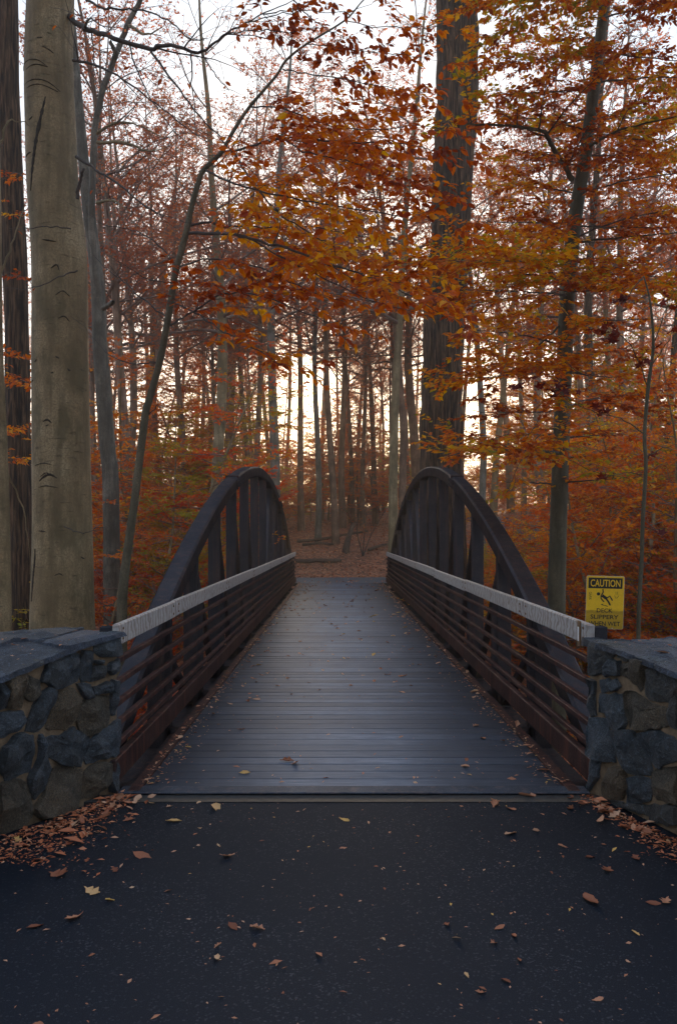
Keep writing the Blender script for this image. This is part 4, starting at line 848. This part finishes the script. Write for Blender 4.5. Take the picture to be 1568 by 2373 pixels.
# thin sapling by the sign, maroon boughs
rows = [(1476,1560,11),(1478,1450,10),(1485,1300,9.5),(1488,1200,9.5),(1495,1080,9),(1492,1010,9),(1500,900,9),(1512,800,7),(1505,700,5),(1490,640,3)]
root, cl, cr, base = hero("pale_sapling", "thin sapling with maroon oak-like leaves standing behind the caution sign", "tree", rows, 9.5, M['olive'], 10, 70, 0.06)
pl = Plant(28); S_MR = dict(leaf=0.12, sp=0.045, keep=0.9, droop=0.5, tilt=0.6, rmin=0.0015, lv=[dict(kids=3.0, ratio=0.28, lmax=0.6, ang=0.8, t0=0.3), dict(kids=6, ratio=0.5, lmax=0.25, n=4, wob=0.12, sides=3, leafy=True), dict(n=2, sides=3)])
for rows, d0, d1 in [([(1492,1005),(1440,972),(1380,955),(1320,930),(1270,890),(1210,880)],9.5,9.2), ([(1497,1060),(1530,1040),(1568,1030)],9.5,9.4), ([(1500,900),(1460,800),(1420,770),(1390,790)],9.5,9), ([(1510,800),(1540,720),(1568,660)],9.5,9.3), ([(1490,640),(1450,690),(1430,730),(1410,760)],9.5,9.2),([(1505,850),(1540,800),(1560,760)],9.5,9.3),([(1490,1220),(1520,1225),(1560,1222)],9.5,9.4),([(1485,1100),(1450,1095),(1400,1105)],9.5,9.3)]:
    limb_from_px(pl, root, base, rows, d0, d1, .007, .002, M['olive'], S_MR)
finish(pl, root, base, M['lf_maroon'], T_LOBE)

# ------------------------------------------------------------------ background woodland: shared shapes, individual trees
def canopy_variant(seed, H, rb, leafkeep):
    pl = Plant(seed); r = pl.r; n = 9; pts = [np.zeros(3)]; d = np.array([r.normal(0,0.03), r.normal(0,0.03), 1.0])
    for i in range(n): d = unit(d+r.normal(0,0.035,3)*[1,1,0.2]); pts.append(pts[-1]+d*H/n)
    pts = np.array(pts); rr = rb*np.interp(np.linspace(0,1,n+1), [0,0.08,0.5,1], [1.15,1.0,0.72,0.10])
    tm, cl, cr = trunk_mesh("trunk", pts, rr, 46, 12, 0.05, base=np.zeros(3), flare=0.15)
    S = dict(leaf=0.13, sp=0.085, keep=leafkeep, droop=0.4, tilt=0.6, rmin=0.006, lv=[dict(kids=1.5, ratio=0.50, lmax=3.2, ang=0.65, t0=0.25, rr=0.5, up=0.18, roll=0.3, n=6, wob=0.12), dict(kids=2.3, ratio=0.55, lmax=1.7, ang=0.7, n=5, wob=0.15, sides=3, up=0.12, roll=0.35), dict(kids=4.2, ratio=0.6, lmax=0.9, n=4, wob=0.16, sides=3, roll=0.4, leafy=True), dict(n=3, wob=0.18, sides=3)])
    for k in range(20):
        t = r.uniform(0.42, 0.97); i = int(t*45); az = r.uniform(0, 6.283); el = r.uniform(0.25,0.9); L_ = H*0.24*(1.25-t*0.75)*r.uniform(0.7,1.2)
        pl.grow(cl[i], (math.cos(az)*math.cos(el), math.sin(az)*math.cos(el), math.sin(el)), L_, max(0.02, cr[i]*0.45), 0, S)
    p, d_, nn, s = pl.leaf_arrays()
    return tm, pl.wood("branches"), leaf_mesh("crown", p, d_, nn, s, T_DIA, clumpy(p, r, 0.5))
def understory_variant(seed, H):
    pl = Plant(seed); r = pl.r; n = 8; pts = [np.zeros(3)]; d = unit(np.array([r.normal(0,0.12), r.normal(0,0.12), 1.0]))
    for i in range(n): d = unit(d+r.normal(0,0.07,3)*[1,1,0.2]); pts.append(pts[-1]+d*H/n)
    rr = 0.0085*H*np.linspace(1,0.12,n+1); tm, cl, cr = trunk_mesh("trunk", np.array(pts), rr, 30, 8, 0.05, base=np.zeros(3), flare=0.2)
    S = dict(leaf=0.105, sp=0.030, keep=1.0, droop=0.2, tilt=0.35, rmin=0.003, lv=[dict(kids=4.0, ratio=0.42, lmax=1.4, ang=0.8, t0=0.15, roll=0.13, n=6, wob=0.1, grav=-0.01), dict(kids=5.4, ratio=0.5, lmax=0.7, n=4, wob=0.12, sides=3, leafy=True), dict(n=2, sides=3)])
    nb = int(H*4.6)
    for k in range(nb):
        t = 0.14+0.84*(k+r.random())/nb; i = int(t*29); az = k*2.4+r.normal(0,0.5); el = r.uniform(0.0,0.45); L_ = H*0.36*(1.1-t*0.75)*r.uniform(0.7,1.15)
        pl.grow(cl[i], (math.cos(az)*math.cos(el), math.sin(az)*math.cos(el), math.sin(el)), L_, max(0.006, cr[i]*0.5), 0, S)
    p, d_, nn, s = pl.leaf_arrays()
    return tm, pl.wood("branches"), leaf_mesh("crown", p, d_, nn, s, T_DIA, clumpy(p, r, 0.9))
def shrub_variant(seed, H):
    pl = Plant(seed); r = pl.r; S = dict(leaf=0.085, sp=0.036, keep=0.9, droop=0.2, tilt=0.5, rmin=0.0025, lv=[dict(kids=4.5, ratio=0.5, lmax=1.1, ang=0.7, t0=0.2, roll=0.3, n=7, wob=0.13, grav=-0.02), dict(kids=6, ratio=0.5, lmax=0.5, n=4, wob=0.16, sides=3, roll=0.3, leafy=True), dict(n=3, sides=3)])
    for k in range(11):
        az = r.uniform(0,6.283); el = r.uniform(0.5,1.45); pl.grow((r.normal(0,0.10), r.normal(0,0.10), -0.05), (math.cos(az)*math.cos(el), math.sin(az)*math.cos(el), math.sin(el)), H*r.uniform(0.7,1.1), 0.012, 0, S)
    p, d_, nn, s = pl.leaf_arrays()
    return pl.wood("stems"), leaf_mesh("leaves", p, d_, nn, s, T_DIA, clumpy(p, r, 1.6))
CAN = [canopy_variant(100+k, 21+k, 0.17+0.02*k, kp) for k, kp in enumerate((0.8, 0.5, 1.05))]
UND = [understory_variant(200+k, h) for k, h in enumerate((5.0, 6.5, 8.0, 7.0))]
AIRY = [understory_variant(220+k, h) for k, h in enumerate((10.0, 11.5))]
SHR = [shrub_variant(300+k, h) for k, h in enumerate((1.5, 1.9, 1.3, 2.2))]
TWV = M['far_twig']
def place(kind, var, x, y, rz, sc_, label, cat, group, mats, sx=1.0, z=None):
    root = empty(kind, (x, y, (tz(x, y) if z is None else z)-0.05), label, cat, group); root.rotation_euler = (0, 0, rz); root.scale = (sc_*sx, sc_*sx, sc_)
    for me, mt in zip(var, mats):
        nm_ = me.name.split('.')[0]; o = link(nm_, me, mt, root)
        if nm_ in ('branches','crown','stems','leaves'): tag(o, kind="stuff")
    return root
g = np.random.default_rng(77)
def clear_(x, D): return ((PATH[:,0]-x)**2+(PATH[:,1]-D)**2).min() > 2.2**2
# trunks the photograph lets one count: px, distance, width px, bark, leaf tone, lean
TR = [(636,36,24,'beech_pale',0),(736,40,14,'beech_pale',1),(778,39,16,'brown_bark',2),(698,44,15,'brown_bark',0),(507,30,28,'beech',1),(545,46,18,'brown_bark',0),(581,42,13,'brown_bark',2),(911,33,22,'beech',2),(932,38,18,'brown_bark',0),(869,48,13,'brown_bark',1),
 (960,44,24,'brown_bark',2),(1115,36,17,'beech_pale',2),(1142,42,16,'beech',0),(1212,46,13,'brown_bark',1),(1262,33,20,'brown_bark',0),(1345,36,18,'brown_bark',2),(1368,30,24,'oak',1),(1428,40,16,'beech',0),(1452,34,20,'brown_bark',2),(1478,44,14,'brown_bark',0),(1545,33,18,'oak',1),
 (273,28,20,'brown_bark',0),(306,34,20,'brown_bark',1),(376,40,16,'brown_bark',2),(433,37,17,'brown_bark',0),(470,52,11,'brown_bark',1),(660,55,9,'brown_bark',0),(815,58,9,'brown_bark',1),(840,60,8,'brown_bark',2),(1070,52,11,'brown_bark',1),(1180,56,10,'brown_bark',0),(1300,55,10,'brown_bark',2),(1510,56,10,'brown_bark',1),(410,58,10,'brown_bark',1),(340,54,11,'brown_bark',0),(600,60,9,'brown_bark',2)]
BK = {'beech_pale':"pale grey", 'beech':"olive grey", 'brown_bark':"brown", 'oak':"dark rough-barked"}
def lab(px, D, wpx, bark):
    wd = wpx*D/F; th = "thick" if wd > 0.36 else "slender" if wd > 0.29 else "thin"
    for lim, ph in ((340,"behind the forked beech"),(480,"behind the leaning young beech"),(680,"behind the beech-side arch"),(830,"on the bank straight beyond the bridge"),(1000,"just beside the oak trunk"),(1160,"right behind the sign-side arch"),(1320,"behind the smooth-barked tree"),(1440,"behind the caution sign"),(9999,"behind the sapling by the caution sign")):
        if px < lim: return "%s %s tree %s%s" % (th, BK[bark], ph, ", deep in the wood" if D > 44 else "")
for i, (px, D, wpx, bark, tone) in enumerate(TR):
    v = i % 3; x = (px-VX)/F*D; want = wpx*D/F/2; sx = want/(0.17+0.02*v); s_ = g.uniform(0.85,1.1)
    root = place("woodland_tree", CAN[v], x, D, g.uniform(0,6.28), s_, lab(px, D, wpx, bark), "tree", "woodland trees beyond the bridge", (M[bark], TWV, M['lf_brown']))
    for ch in root.children:
        if ch.name.startswith("trunk"): ch.scale = (sx/s_, sx/s_, 1)
for k in range(18):                                           # denser stand behind the beech-side arch
    D = g.uniform(26, 48); px = g.uniform(190, 660); x = (px-VX)/F*D
    if not clear_(x, D): continue
    place("woodland_tree", CAN[int(g.integers(3))], x, D, g.uniform(0,6.28), g.uniform(0.6,0.95), "slim brown tree with sparse rusty leaves behind the beech-side arch", "tree", "slim trees behind the beech-side arch", (M['brown_bark'], TWV, M['lf_brown']), sx=0.8)
for k in range(16):                                           # slim stems seen between the arches
    D = g.uniform(44, 84); px = g.uniform(500, 980); x = (px-VX)/F*D
    if not clear_(x, D): continue
    place("woodland_tree", CAN[int(g.integers(3))], x, D, g.uniform(0,6.28), g.uniform(0.55,0.95), "slim brown stem on the hill straight beyond the bridge", "tree", "slim stems on the hill beyond the bridge", (M['brown_bark'], TWV, M['lf_under']), sx=0.75)
for k in range(46):                                           # the wood goes on to both sides and behind
    D = g.uniform(40, 95); x = g.uniform(-0.62, 0.62)*D; v = int(g.integers(3))
    place("woodland_tree", CAN[v], x, D, g.uniform(0,6.28), g.uniform(0.8,1.1), "thin brown tree in the far depth of the wood", "tree", "far woodland trees", (M['brown_bark'], TWV, M['lf_brown']), sx=0.85)
TONE = {'lf_under':'orange', 'lf_right':'olive and orange', 'lf_yellow':'yellow-green', 'lf_brown':'rusty brown', 'lf_red':'red'}
def where(x, D):
    if D > 62: return "on the crest of the far hill"
    if D > 36: return "on the hillside above the far path" if x < 4 else "inside the bend of the hillside path"
    if D > 29: return "beside the far path"
    return "on the beech-side ravine slope" if x < 0 else "on the ravine slope behind the caution sign"
def clear(x, D, gap): return ((PATH[:,0]-x)**2+(PATH[:,1]-D)**2).min() > gap**2
def scatter_understory(n, dr, xr, mats, keepout, sr=(0.7,1.15)):
    c = 0
    for k in range(n*6):
        if c >= n: break
        D = g.uniform(*dr); x = g.uniform(*xr)*D
        if keepout(x, D) or not clear(x, D, 2.1): continue
        c += 1; mt = mats[int(g.integers(len(mats)))]; big = g.uniform(*sr)
        place("understory_beech", UND[int(g.integers(4))], x, D, g.uniform(0,6.28), big, "%syoung beech with %s leaves %s" % ("tall " if big > 0.98 else "small " if big < 0.75 else "", TONE[mt], where(x, D)), "tree", "understory beeches", (M['beech'], TWV, M[mt]))
scatter_understory(24, (13,34), (-0.55,-0.16), ['lf_under','lf_brown','lf_red','lf_under','lf_yellow'], lambda x, D: x > -4.2)
scatter_understory(26, (13,34), (0.16,0.55), ['lf_right','lf_under','lf_right','lf_yellow','lf_under'], lambda x, D: x < 4.6)
scatter_understory(40, (38,62), (-0.5,0.5), ['lf_under','lf_under','lf_brown','lf_right','lf_yellow'], lambda x, D: abs(x) < 3 and D < 44)
scatter_understory(44, (62,92), (-0.5,0.5), ['lf_under','lf_brown','lf_under'], lambda x, D: False, (0.6,1.0))
for k in range(40):
    D = g.uniform(44, 78); px = g.uniform(480, 1060); x = (px-VX)/F*D; mt = ['lf_under','lf_under','lf_yellow','lf_brown','lf_right'][int(g.integers(5))]
    if not clear(x, D, 2.1): continue
    place("understory_beech", UND[int(g.integers(4))], x, D, g.uniform(0,6.28), g.uniform(0.8,1.35), "young beech with %s leaves %s the bridge axis" % (TONE[mt], "far up the hill along" if D > 60 else "on the open bank along"), "tree", "understory beeches along the bridge axis", (M['brown_bark'], TWV, M[mt]))
c = 0
for k in range(200):
    if c >= 14: break
    D = g.uniform(36, 72); px = g.uniform(180, 1560); x = (px-VX)/F*D; mt = ['lf_under','lf_under','lf_yellow','lf_brown','lf_right'][int(g.integers(5))]
    if not clear(x, D, 2.2) or abs(x) < 0.13*D: continue
    c += 1; place("understory_beech", AIRY[int(g.integers(2))], x, D, g.uniform(0,6.28), g.uniform(0.8,1.2), "tall airy beech with %s leaves %s" % (TONE[mt], where(x, D)), "tree", "tall airy beeches", (M['brown_bark'], TWV, M[mt]))
for x, D, v, s_, mt in [(-1.6,50,0,0.8,'lf_under'),(3.4,48,1,0.7,'lf_under'),(0.6,59,2,0.8,'lf_yellow'),(-3.4,43,3,0.75,'lf_brown'),(3.9,42.5,0,0.7,'lf_under'),(-0.4,64,1,0.9,'lf_under'),(-4.6,37,1,0.9,'lf_under'),(4.5,38,2,0.8,'lf_right'),(1.8,66,3,0.8,'lf_brown')]:
    place("understory_beech", UND[v], x, D, g.uniform(0,6.28), s_, "young beech with %s leaves straight beyond the far bridge end" % TONE[mt], "tree", "understory beeches beyond the bridge end", (M['beech'], TWV, M[mt]))
def scatter_shrubs(n, dr, xr, mats, keepout, sr=(0.7,1.2)):
    c = 0
    for k in range(n*6):
        if c >= n: break
        D = g.uniform(*dr); x = g.uniform(*xr)*D
        if keepout(x, D) or not clear(x, D, 2.1): continue
        c += 1; mt = mats[int(g.integers(len(mats)))]; big = g.uniform(*sr)
        place("shrub", SHR[int(g.integers(4))], x, D, g.uniform(0,6.28), big, "%s many-stemmed shrub with %s leaves %s" % ("tall" if big > 1.03 else "low" if big < 0.85 else "mid-sized", TONE[mt], where(x, D)), "shrub", "shrubs on the woodland floor", (TWV, M[mt]))
scatter_shrubs(34, (8.5,30), (-0.46,-0.12), ['lf_under','lf_red','lf_brown','lf_yellow','lf_red'], lambda x, D: x > -3.2)
scatter_shrubs(34, (8.5,30), (0.12,0.46), ['lf_under','lf_right','lf_brown','lf_yellow','lf_under'], lambda x, D: x < 3.7)
scatter_shrubs(26, (34,56), (-0.42,0.42), ['lf_under','lf_brown','lf_yellow'], lambda x, D: abs(x) < 3.5 and D < 47)
scatter_shrubs(60, (58,86), (-0.46,0.46), ['lf_under','lf_brown','lf_yellow','lf_under'], lambda x, D: False, (1.0,1.7))
for x, D, v, s_ in [(-6,-3,0,1.0),(5,-4,1,1.0),(-4,-9,2,1.0),(6.5,1.5,2,0.9),(-7,2.5,1,0.9),(1,-10,0,1.0),(9,-8,1,1),(-10,-6,2,1)]:  # out-of-view trees added around the camera to shade the foreground asphalt
    place("woodland_tree", CAN[v], x, D, g.uniform(0,6.28), s_, "unseen tall tree added beside the asphalt approach to shade it", "tree", "unseen shade trees along the approach", (M['brown_bark'], TWV, M['lf_brown']))
for x, D, v, s_ in [(-7.0,-1.0,2,1.1),(7.2,-1.4,3,1.1),(-5.0,-5.0,1,1.2),(5.2,-5.5,2,1.2),(0.5,-12,2,1.2)]:  # young beeches added out of view, also to darken the approach
    place("understory_beech", UND[v], x, D, g.uniform(0,6.28), s_, "unseen young beech with orange leaves added beside the asphalt approach to shade it", "tree", "unseen shade beeches along the approach", (M['beech'], TWV, M['lf_under']))

# ------------------------------------------------------------------ fallen wood on the far bank
def log(name, rows, D, r0, r1, label, cat="log", z_extra=0.0):
    pts = []
    for (a, b), dd in zip(rows, D):
        p = P(a, b, dd); pts.append(p)
    pts = np.array(pts); base = pts.mean(0)
    me, cl, cr = trunk_mesh("log", pts, np.linspace(r0, r1, len(pts)), 40, 12, 0.12, base=base); o = link(name, me, M['dead'], None, tuple(base)); return tag(o, label, cat)
def gpt(x, y, dz): return np.array([x, y, tz(x, y)+dz])
def glog(name, pts, r0, r1, label, cat="log"):
    pts = np.array([gpt(*p) for p in pts]); base = pts.mean(0); me, cl, cr = trunk_mesh("log", pts, np.linspace(r0, r1, len(pts)), 60, 14, 0.38, base=base)
    return tag(link(name, me, M['dead'], None, tuple(base)), label, cat)
glog("fallen_log", [(-1.9,39.6,0.08),(-0.9,39.8,0.12),(0.2,39.9,0.25),(1.4,40.4,0.45)], 0.075, 0.05, "long dead branch lying across the leafy bank")
glog("fallen_log", [(-1.6,38.4,0.04),(-0.9,38.3,0.10),(-0.2,38.5,0.06)], 0.06, 0.04, "short thin dead branch lying on the leafy bank")
glog("fallen_log", [(-1.75,35.3,0.02),(-1.3,35.1,0.09),(-0.9,35.3,0.05),(-0.3,35.15,0.10),(0.1,35.5,0.02)], 0.085, 0.07, "black rotten log at the foot of the bank beside the path")
glog("fallen_log", [(1.3,37.0,0.06),(2.1,37.8,0.14),(3.2,39.0,0.10)], 0.06, 0.04, "dead branch sloping up the bank by the far rail end")
glog("tree_stump", [(0.35,36.6,-0.1),(0.40,36.8,0.35),(0.50,37.0,0.75),(0.62,37.2,1.05),(0.80,37.4,1.18)], 0.15, 0.08, "leaning broken stump standing on the leafy bank", "stump")
pl = Plant(61); S_SH = dict(leaf=0.09, sp=0.08, keep=0.5, rmin=0.004, lv=[dict(kids=1.6, ratio=0.45, lmax=1.0, ang=0.6, t0=0.3, n=7, wob=0.08, up=0.2), dict(kids=3, ratio=0.5, lmax=0.5, n=4, sides=3, leafy=True), dict(n=3, sides=3)])
b0 = gpt(1.05, 36.2, -0.05); root = empty("bare_sapling", tuple(b0), "dark forked sapling with few orange leaves on the far bank", "tree")
for d in ((-0.18,0,1),(0.06,0.05,1),(0.25,0,0.9)): pl.grow(b0, d, 2.6, 0.028, 0, S_SH)
finish(pl, root, b0, M['lf_under'], T_DIA)

# ------------------------------------------------------------------ leaf litter
def litter(n, xr, dr, seed, size):
    r = np.random.default_rng(seed); D = r.uniform(dr[0]**0.5, dr[1]**0.5, n)**2; x = r.uniform(*xr, n)*np.maximum(D, 8)
    ok = ~((np.abs(x-0.1) < 1.75) & (D > 5.2) & (D < 29.2)); ok &= ~((np.abs(x) < 2.3) & (D < 5.6))
    dp = np.full(n, 9.0); 
    for k in range(0, n, 20000): dp[k:k+20000] = np.sqrt(((x[k:k+20000,None]-PATH[None,:,0])**2+(D[k:k+20000,None]-PATH[None,:,1])**2).min(1))
    ok &= (dp > 1.55) | (r.random(n) < 0.03); x, D, dp = x[ok], D[ok], dp[ok]; n = len(x)
    z = terr(x, D)+r.uniform(0.005,0.05,n)+np.where(dp < 1.8, 0.06, 0); a = r.uniform(0,6.283,n); d = np.stack([np.cos(a), np.sin(a), r.normal(0,0.35,n)], -1); nn = np.array([0,0,1.0])+r.normal(0,0.4,(n,3))
    return np.stack([x, D, z], -1), d, nn, size*r.uniform(0.6,1.3,n), r
p, d, nn, s, r = litter(90000, (-0.47,0.47), (6.5,60), 91, 0.10)
tag(link("leaf_litter", leaf_mesh("leaf_litter", p, d, nn, s, T_DIA, np.clip(0.5+0.3*vnoise(p*0.4)+r.normal(0,0.24,len(p)),0,1)), M['lf_litter']), "carpet of fallen brown leaves on the forest floor", kind="stuff")

# fallen leaves, one by one, on the deck, the asphalt and the wall tops
def curled(seed):
    """dry leaf: an ovate blade rolled about its midrib and bent along it"""
    r = np.random.default_rng(seed); nu, nv = 7, 5; k = r.uniform(0.6,2.6); bend = r.uniform(-0.3,0.9); lob = seed % 3 == 0; V = []
    for i in range(nu):
        u = i/(nu-1); hw = 0.27*math.sin(math.pi*min(0.97, max(0.03, u**0.85)))**0.75*(1+(0.45*(-1)**i if lob else 0.08*(-1)**i))
        for j in range(nv):
            v = (j/(nv-1)*2-1); a = v*k*0.6; rr = hw/(max(0.05, k*0.6)); y = rr*math.sin(a); z = rr*(1-math.cos(a))+bend*(u-0.5)**2*0.7+r.normal(0,0.012)+0.05*v*math.sin(5*u+seed)
            V.append((u-0.5+r.normal(0,0.012), y, z))
    V = np.array(V); V[:,2] -= V[:,2].min(); ix = np.arange(nu*nv).reshape(nu,nv); q = np.stack([ix[:-1,:-1],ix[:-1,1:],ix[1:,1:],ix[1:,:-1]],-1).reshape(-1,4)
    me = mesh_np("fallen_leaf", V, [q], smooth=False); me.materials.append(M['lf_fallen']); return me
FL = [curled(400+k) for k in range(12)]
r = np.random.default_rng(93)
def drop(x, y, z, s, label, group, tilt=0.15):
    o = bpy.data.objects.new("fallen_leaf", FL[int(r.integers(12))]); col.objects.link(o); o.location = (x, y, z); o.rotation_euler = (r.normal(0,tilt), r.normal(0,tilt), r.uniform(0,6.28)); o.scale = (s, s, s*r.uniform(0.6,1.1)); return tag(o, label, "leaf", group)
ASPH = [(137,2028,42),(213,2068,34),(268,2018,20),(330,1985,40),(255,2086,18),(173,2128,38),(82,2148,30),(202,1995,16),(403,1903,28),(500,1872,34),(527,1985,26),(540,2148,28),(596,2151,30),(503,2222,22),(797,1900,22),(790,2075,10),(1145,1864,34),(1182,1875,20),(1182,1932,26),(1242,1926,20),(1216,1844,36),(1366,1987,20),(1405,2018,30),(1368,2089,44),(1472,1990,22),(1540,2090,30),(1512,2094,26),(1157,2151,22),(1190,2170,20),(1035,2143,18),(1410,1882,38),(1448,1918,28),(1303,1962,18),(1320,1848,24),(200,1935,26),(300,1900,22),(245,1890,30),(100,1990,18),(60,1960,24)]
for a, b, wpx in ASPH:
    D = EYE*F/(b-HY); x = (a-VX)/F*D; drop(x, D, 0.003, max(0.03, wpx/F*D*1.3), "curled tan leaf lying on the dark asphalt", "leaves on the asphalt")
for k in range(22):
    drop(r.uniform(-1.2,1.5), r.uniform(2.6,5.2), 0.003, r.uniform(0.02,0.045), "curled tan leaf lying on the dark asphalt", "leaves on the asphalt")
for k in range(275):
    y = Y0+0.3+(Y1-Y0-0.4)*r.random()**0.8; e = r.random()
    x = CX+(r.choice([-1,1])*(HALF_R-0.10-abs(r.normal(0,0.28))) if e < 0.5 else r.uniform(-1.3,1.3)); drop(x, y, 0.012, r.uniform(0.05,0.11), "dry brown leaf lying on the bridge planks", "leaves on the bridge deck")
for sgn in (-1, 1):
    for k in range(20):
        t = r.random(); p0 = (-1.36,5.35) if sgn < 0 else (1.55,5.32); p1 = (-1.80,4.5) if sgn < 0 else (1.84,4.5)
        off = abs(r.normal(0,0.13))*(1.6 if sgn < 0 else 0.8); drop(p0[0]+(p1[0]-p0[0])*t-sgn*off, p0[1]+(p1[1]-p0[1])*t, r.uniform(0.004,0.02), r.uniform(0.04,0.085), "brown leaf in the drift at the foot of the %s wall" % ("beech-side stone" if sgn < 0 else "sign-side stone"), "leaves drifted against the walls", 0.4)
def crumbs(n, seed, fn, size, name, label):
    r = np.random.default_rng(seed); xy = fn(r, n); n = len(xy); a = r.uniform(0,6.283,n); d = np.stack([np.cos(a),np.sin(a),r.normal(0,0.15,n)],-1)
    p = np.column_stack([xy, np.zeros(n)]) if xy.shape[1] == 2 else xy; s = size*r.lognormal(0,0.62,n)
    TV = np.array([(0,0,0),(0.5,-0.22,0.1),(1,0,0.05),(0.5,0.22,0.1)])
    tag(link(name, leaf_mesh(name, p, d, np.array([0,0,1.0])+r.normal(0,0.25,(n,3)), s, (TV, T_DIA[1]), np.clip(r.normal(0.55,0.25,n),0,1)), M['lf_litter'] if 'drift' in name else M['lf_crumb']), label, kind="stuff")
def f_asph(r, n): return np.column_stack([r.uniform(-1.9,1.9,n), r.uniform(2.0,5.25,n), np.full(n,0.003)])
crumbs(800, 95, f_asph, 0.011, "leaf_crumbs", "tiny pale leaf crumbs sprinkled on the asphalt")
def f_drift(sgn):
    def f(r, n):
        t = r.random(n)**0.9; p0 = (-1.38,5.42) if sgn < 0 else (1.57,5.38); p1 = (-1.95,4.35) if sgn < 0 else (1.90,4.3); off = np.abs(r.normal(0,0.16 if sgn < 0 else 0.07,n))*(0.4+1.4*t)
        return np.column_stack([p0[0]+(p1[0]-p0[0])*t-sgn*off, p0[1]+(p1[1]-p0[1])*t-off*0.3, r.uniform(0.002,0.012,n)])
    return f
crumbs(1500, 96, f_drift(-1), 0.017, "leaf_drift", "drift of shredded leaves at the foot of the beech-side wall"); crumbs(800, 97, f_drift(1), 0.016, "leaf_drift", "drift of shredded leaves at the foot of the sign-side wall")
def f_deck(r, n):
    y = Y0+0.2+(Y1-Y0-0.3)*r.random(n)**1.3; e = r.random(n); x = np.where(e < 0.75, CX+r.choice([-1,1],n)*(HALF_R-0.12-np.abs(r.normal(0,0.09,n))), CX+r.uniform(-1.35,1.35,n)); return np.column_stack([x, y, np.where(np.abs(x-CX) > HALF_R-0.165, 0.028, 0.011)])
crumbs(3200, 98, f_deck, 0.020, "deck_crumbs", "small leaf crumbs along the edges of the bridge deck")
def f_wall(k, Lm):
    def f(r, n): return np.array([TOPS[k](a, b_) for a, b_ in zip(r.uniform(0.02,Lm,n), r.uniform(0.0,0.58,n))])
    return f
crumbs(130, 101, f_wall(0, 1.6), 0.016, "wall_crumbs", "leaf crumbs lying on top of the beech-side stone wall"); crumbs(80, 102, f_wall(1, 1.3), 0.016, "wall_crumbs", "leaf crumbs lying on top of the sign-side stone wall")

# ------------------------------------------------------------------ autumn haze in the wood
hz = box("haze", (-256,256,-206,256,float(GZ.min())-1.0,40.0), None); tag(hz, "thin warm autumn haze between the trees", kind="stuff")
m = bpy.data.materials.new("haze"); m.use_nodes = True; nt = m.node_tree; nt.nodes.clear(); out = N(nt, "ShaderNodeOutputMaterial"); pv = N(nt, "ShaderNodeVolumePrincipled")
pv.inputs['Color'].default_value = (1.0,0.86,0.72,1); pv.inputs['Density'].default_value = 0.0016; pv.inputs['Anisotropy'].default_value = 0.55; L(nt, pv.outputs[0], out.inputs['Volume']); hz.data.materials.append(m)
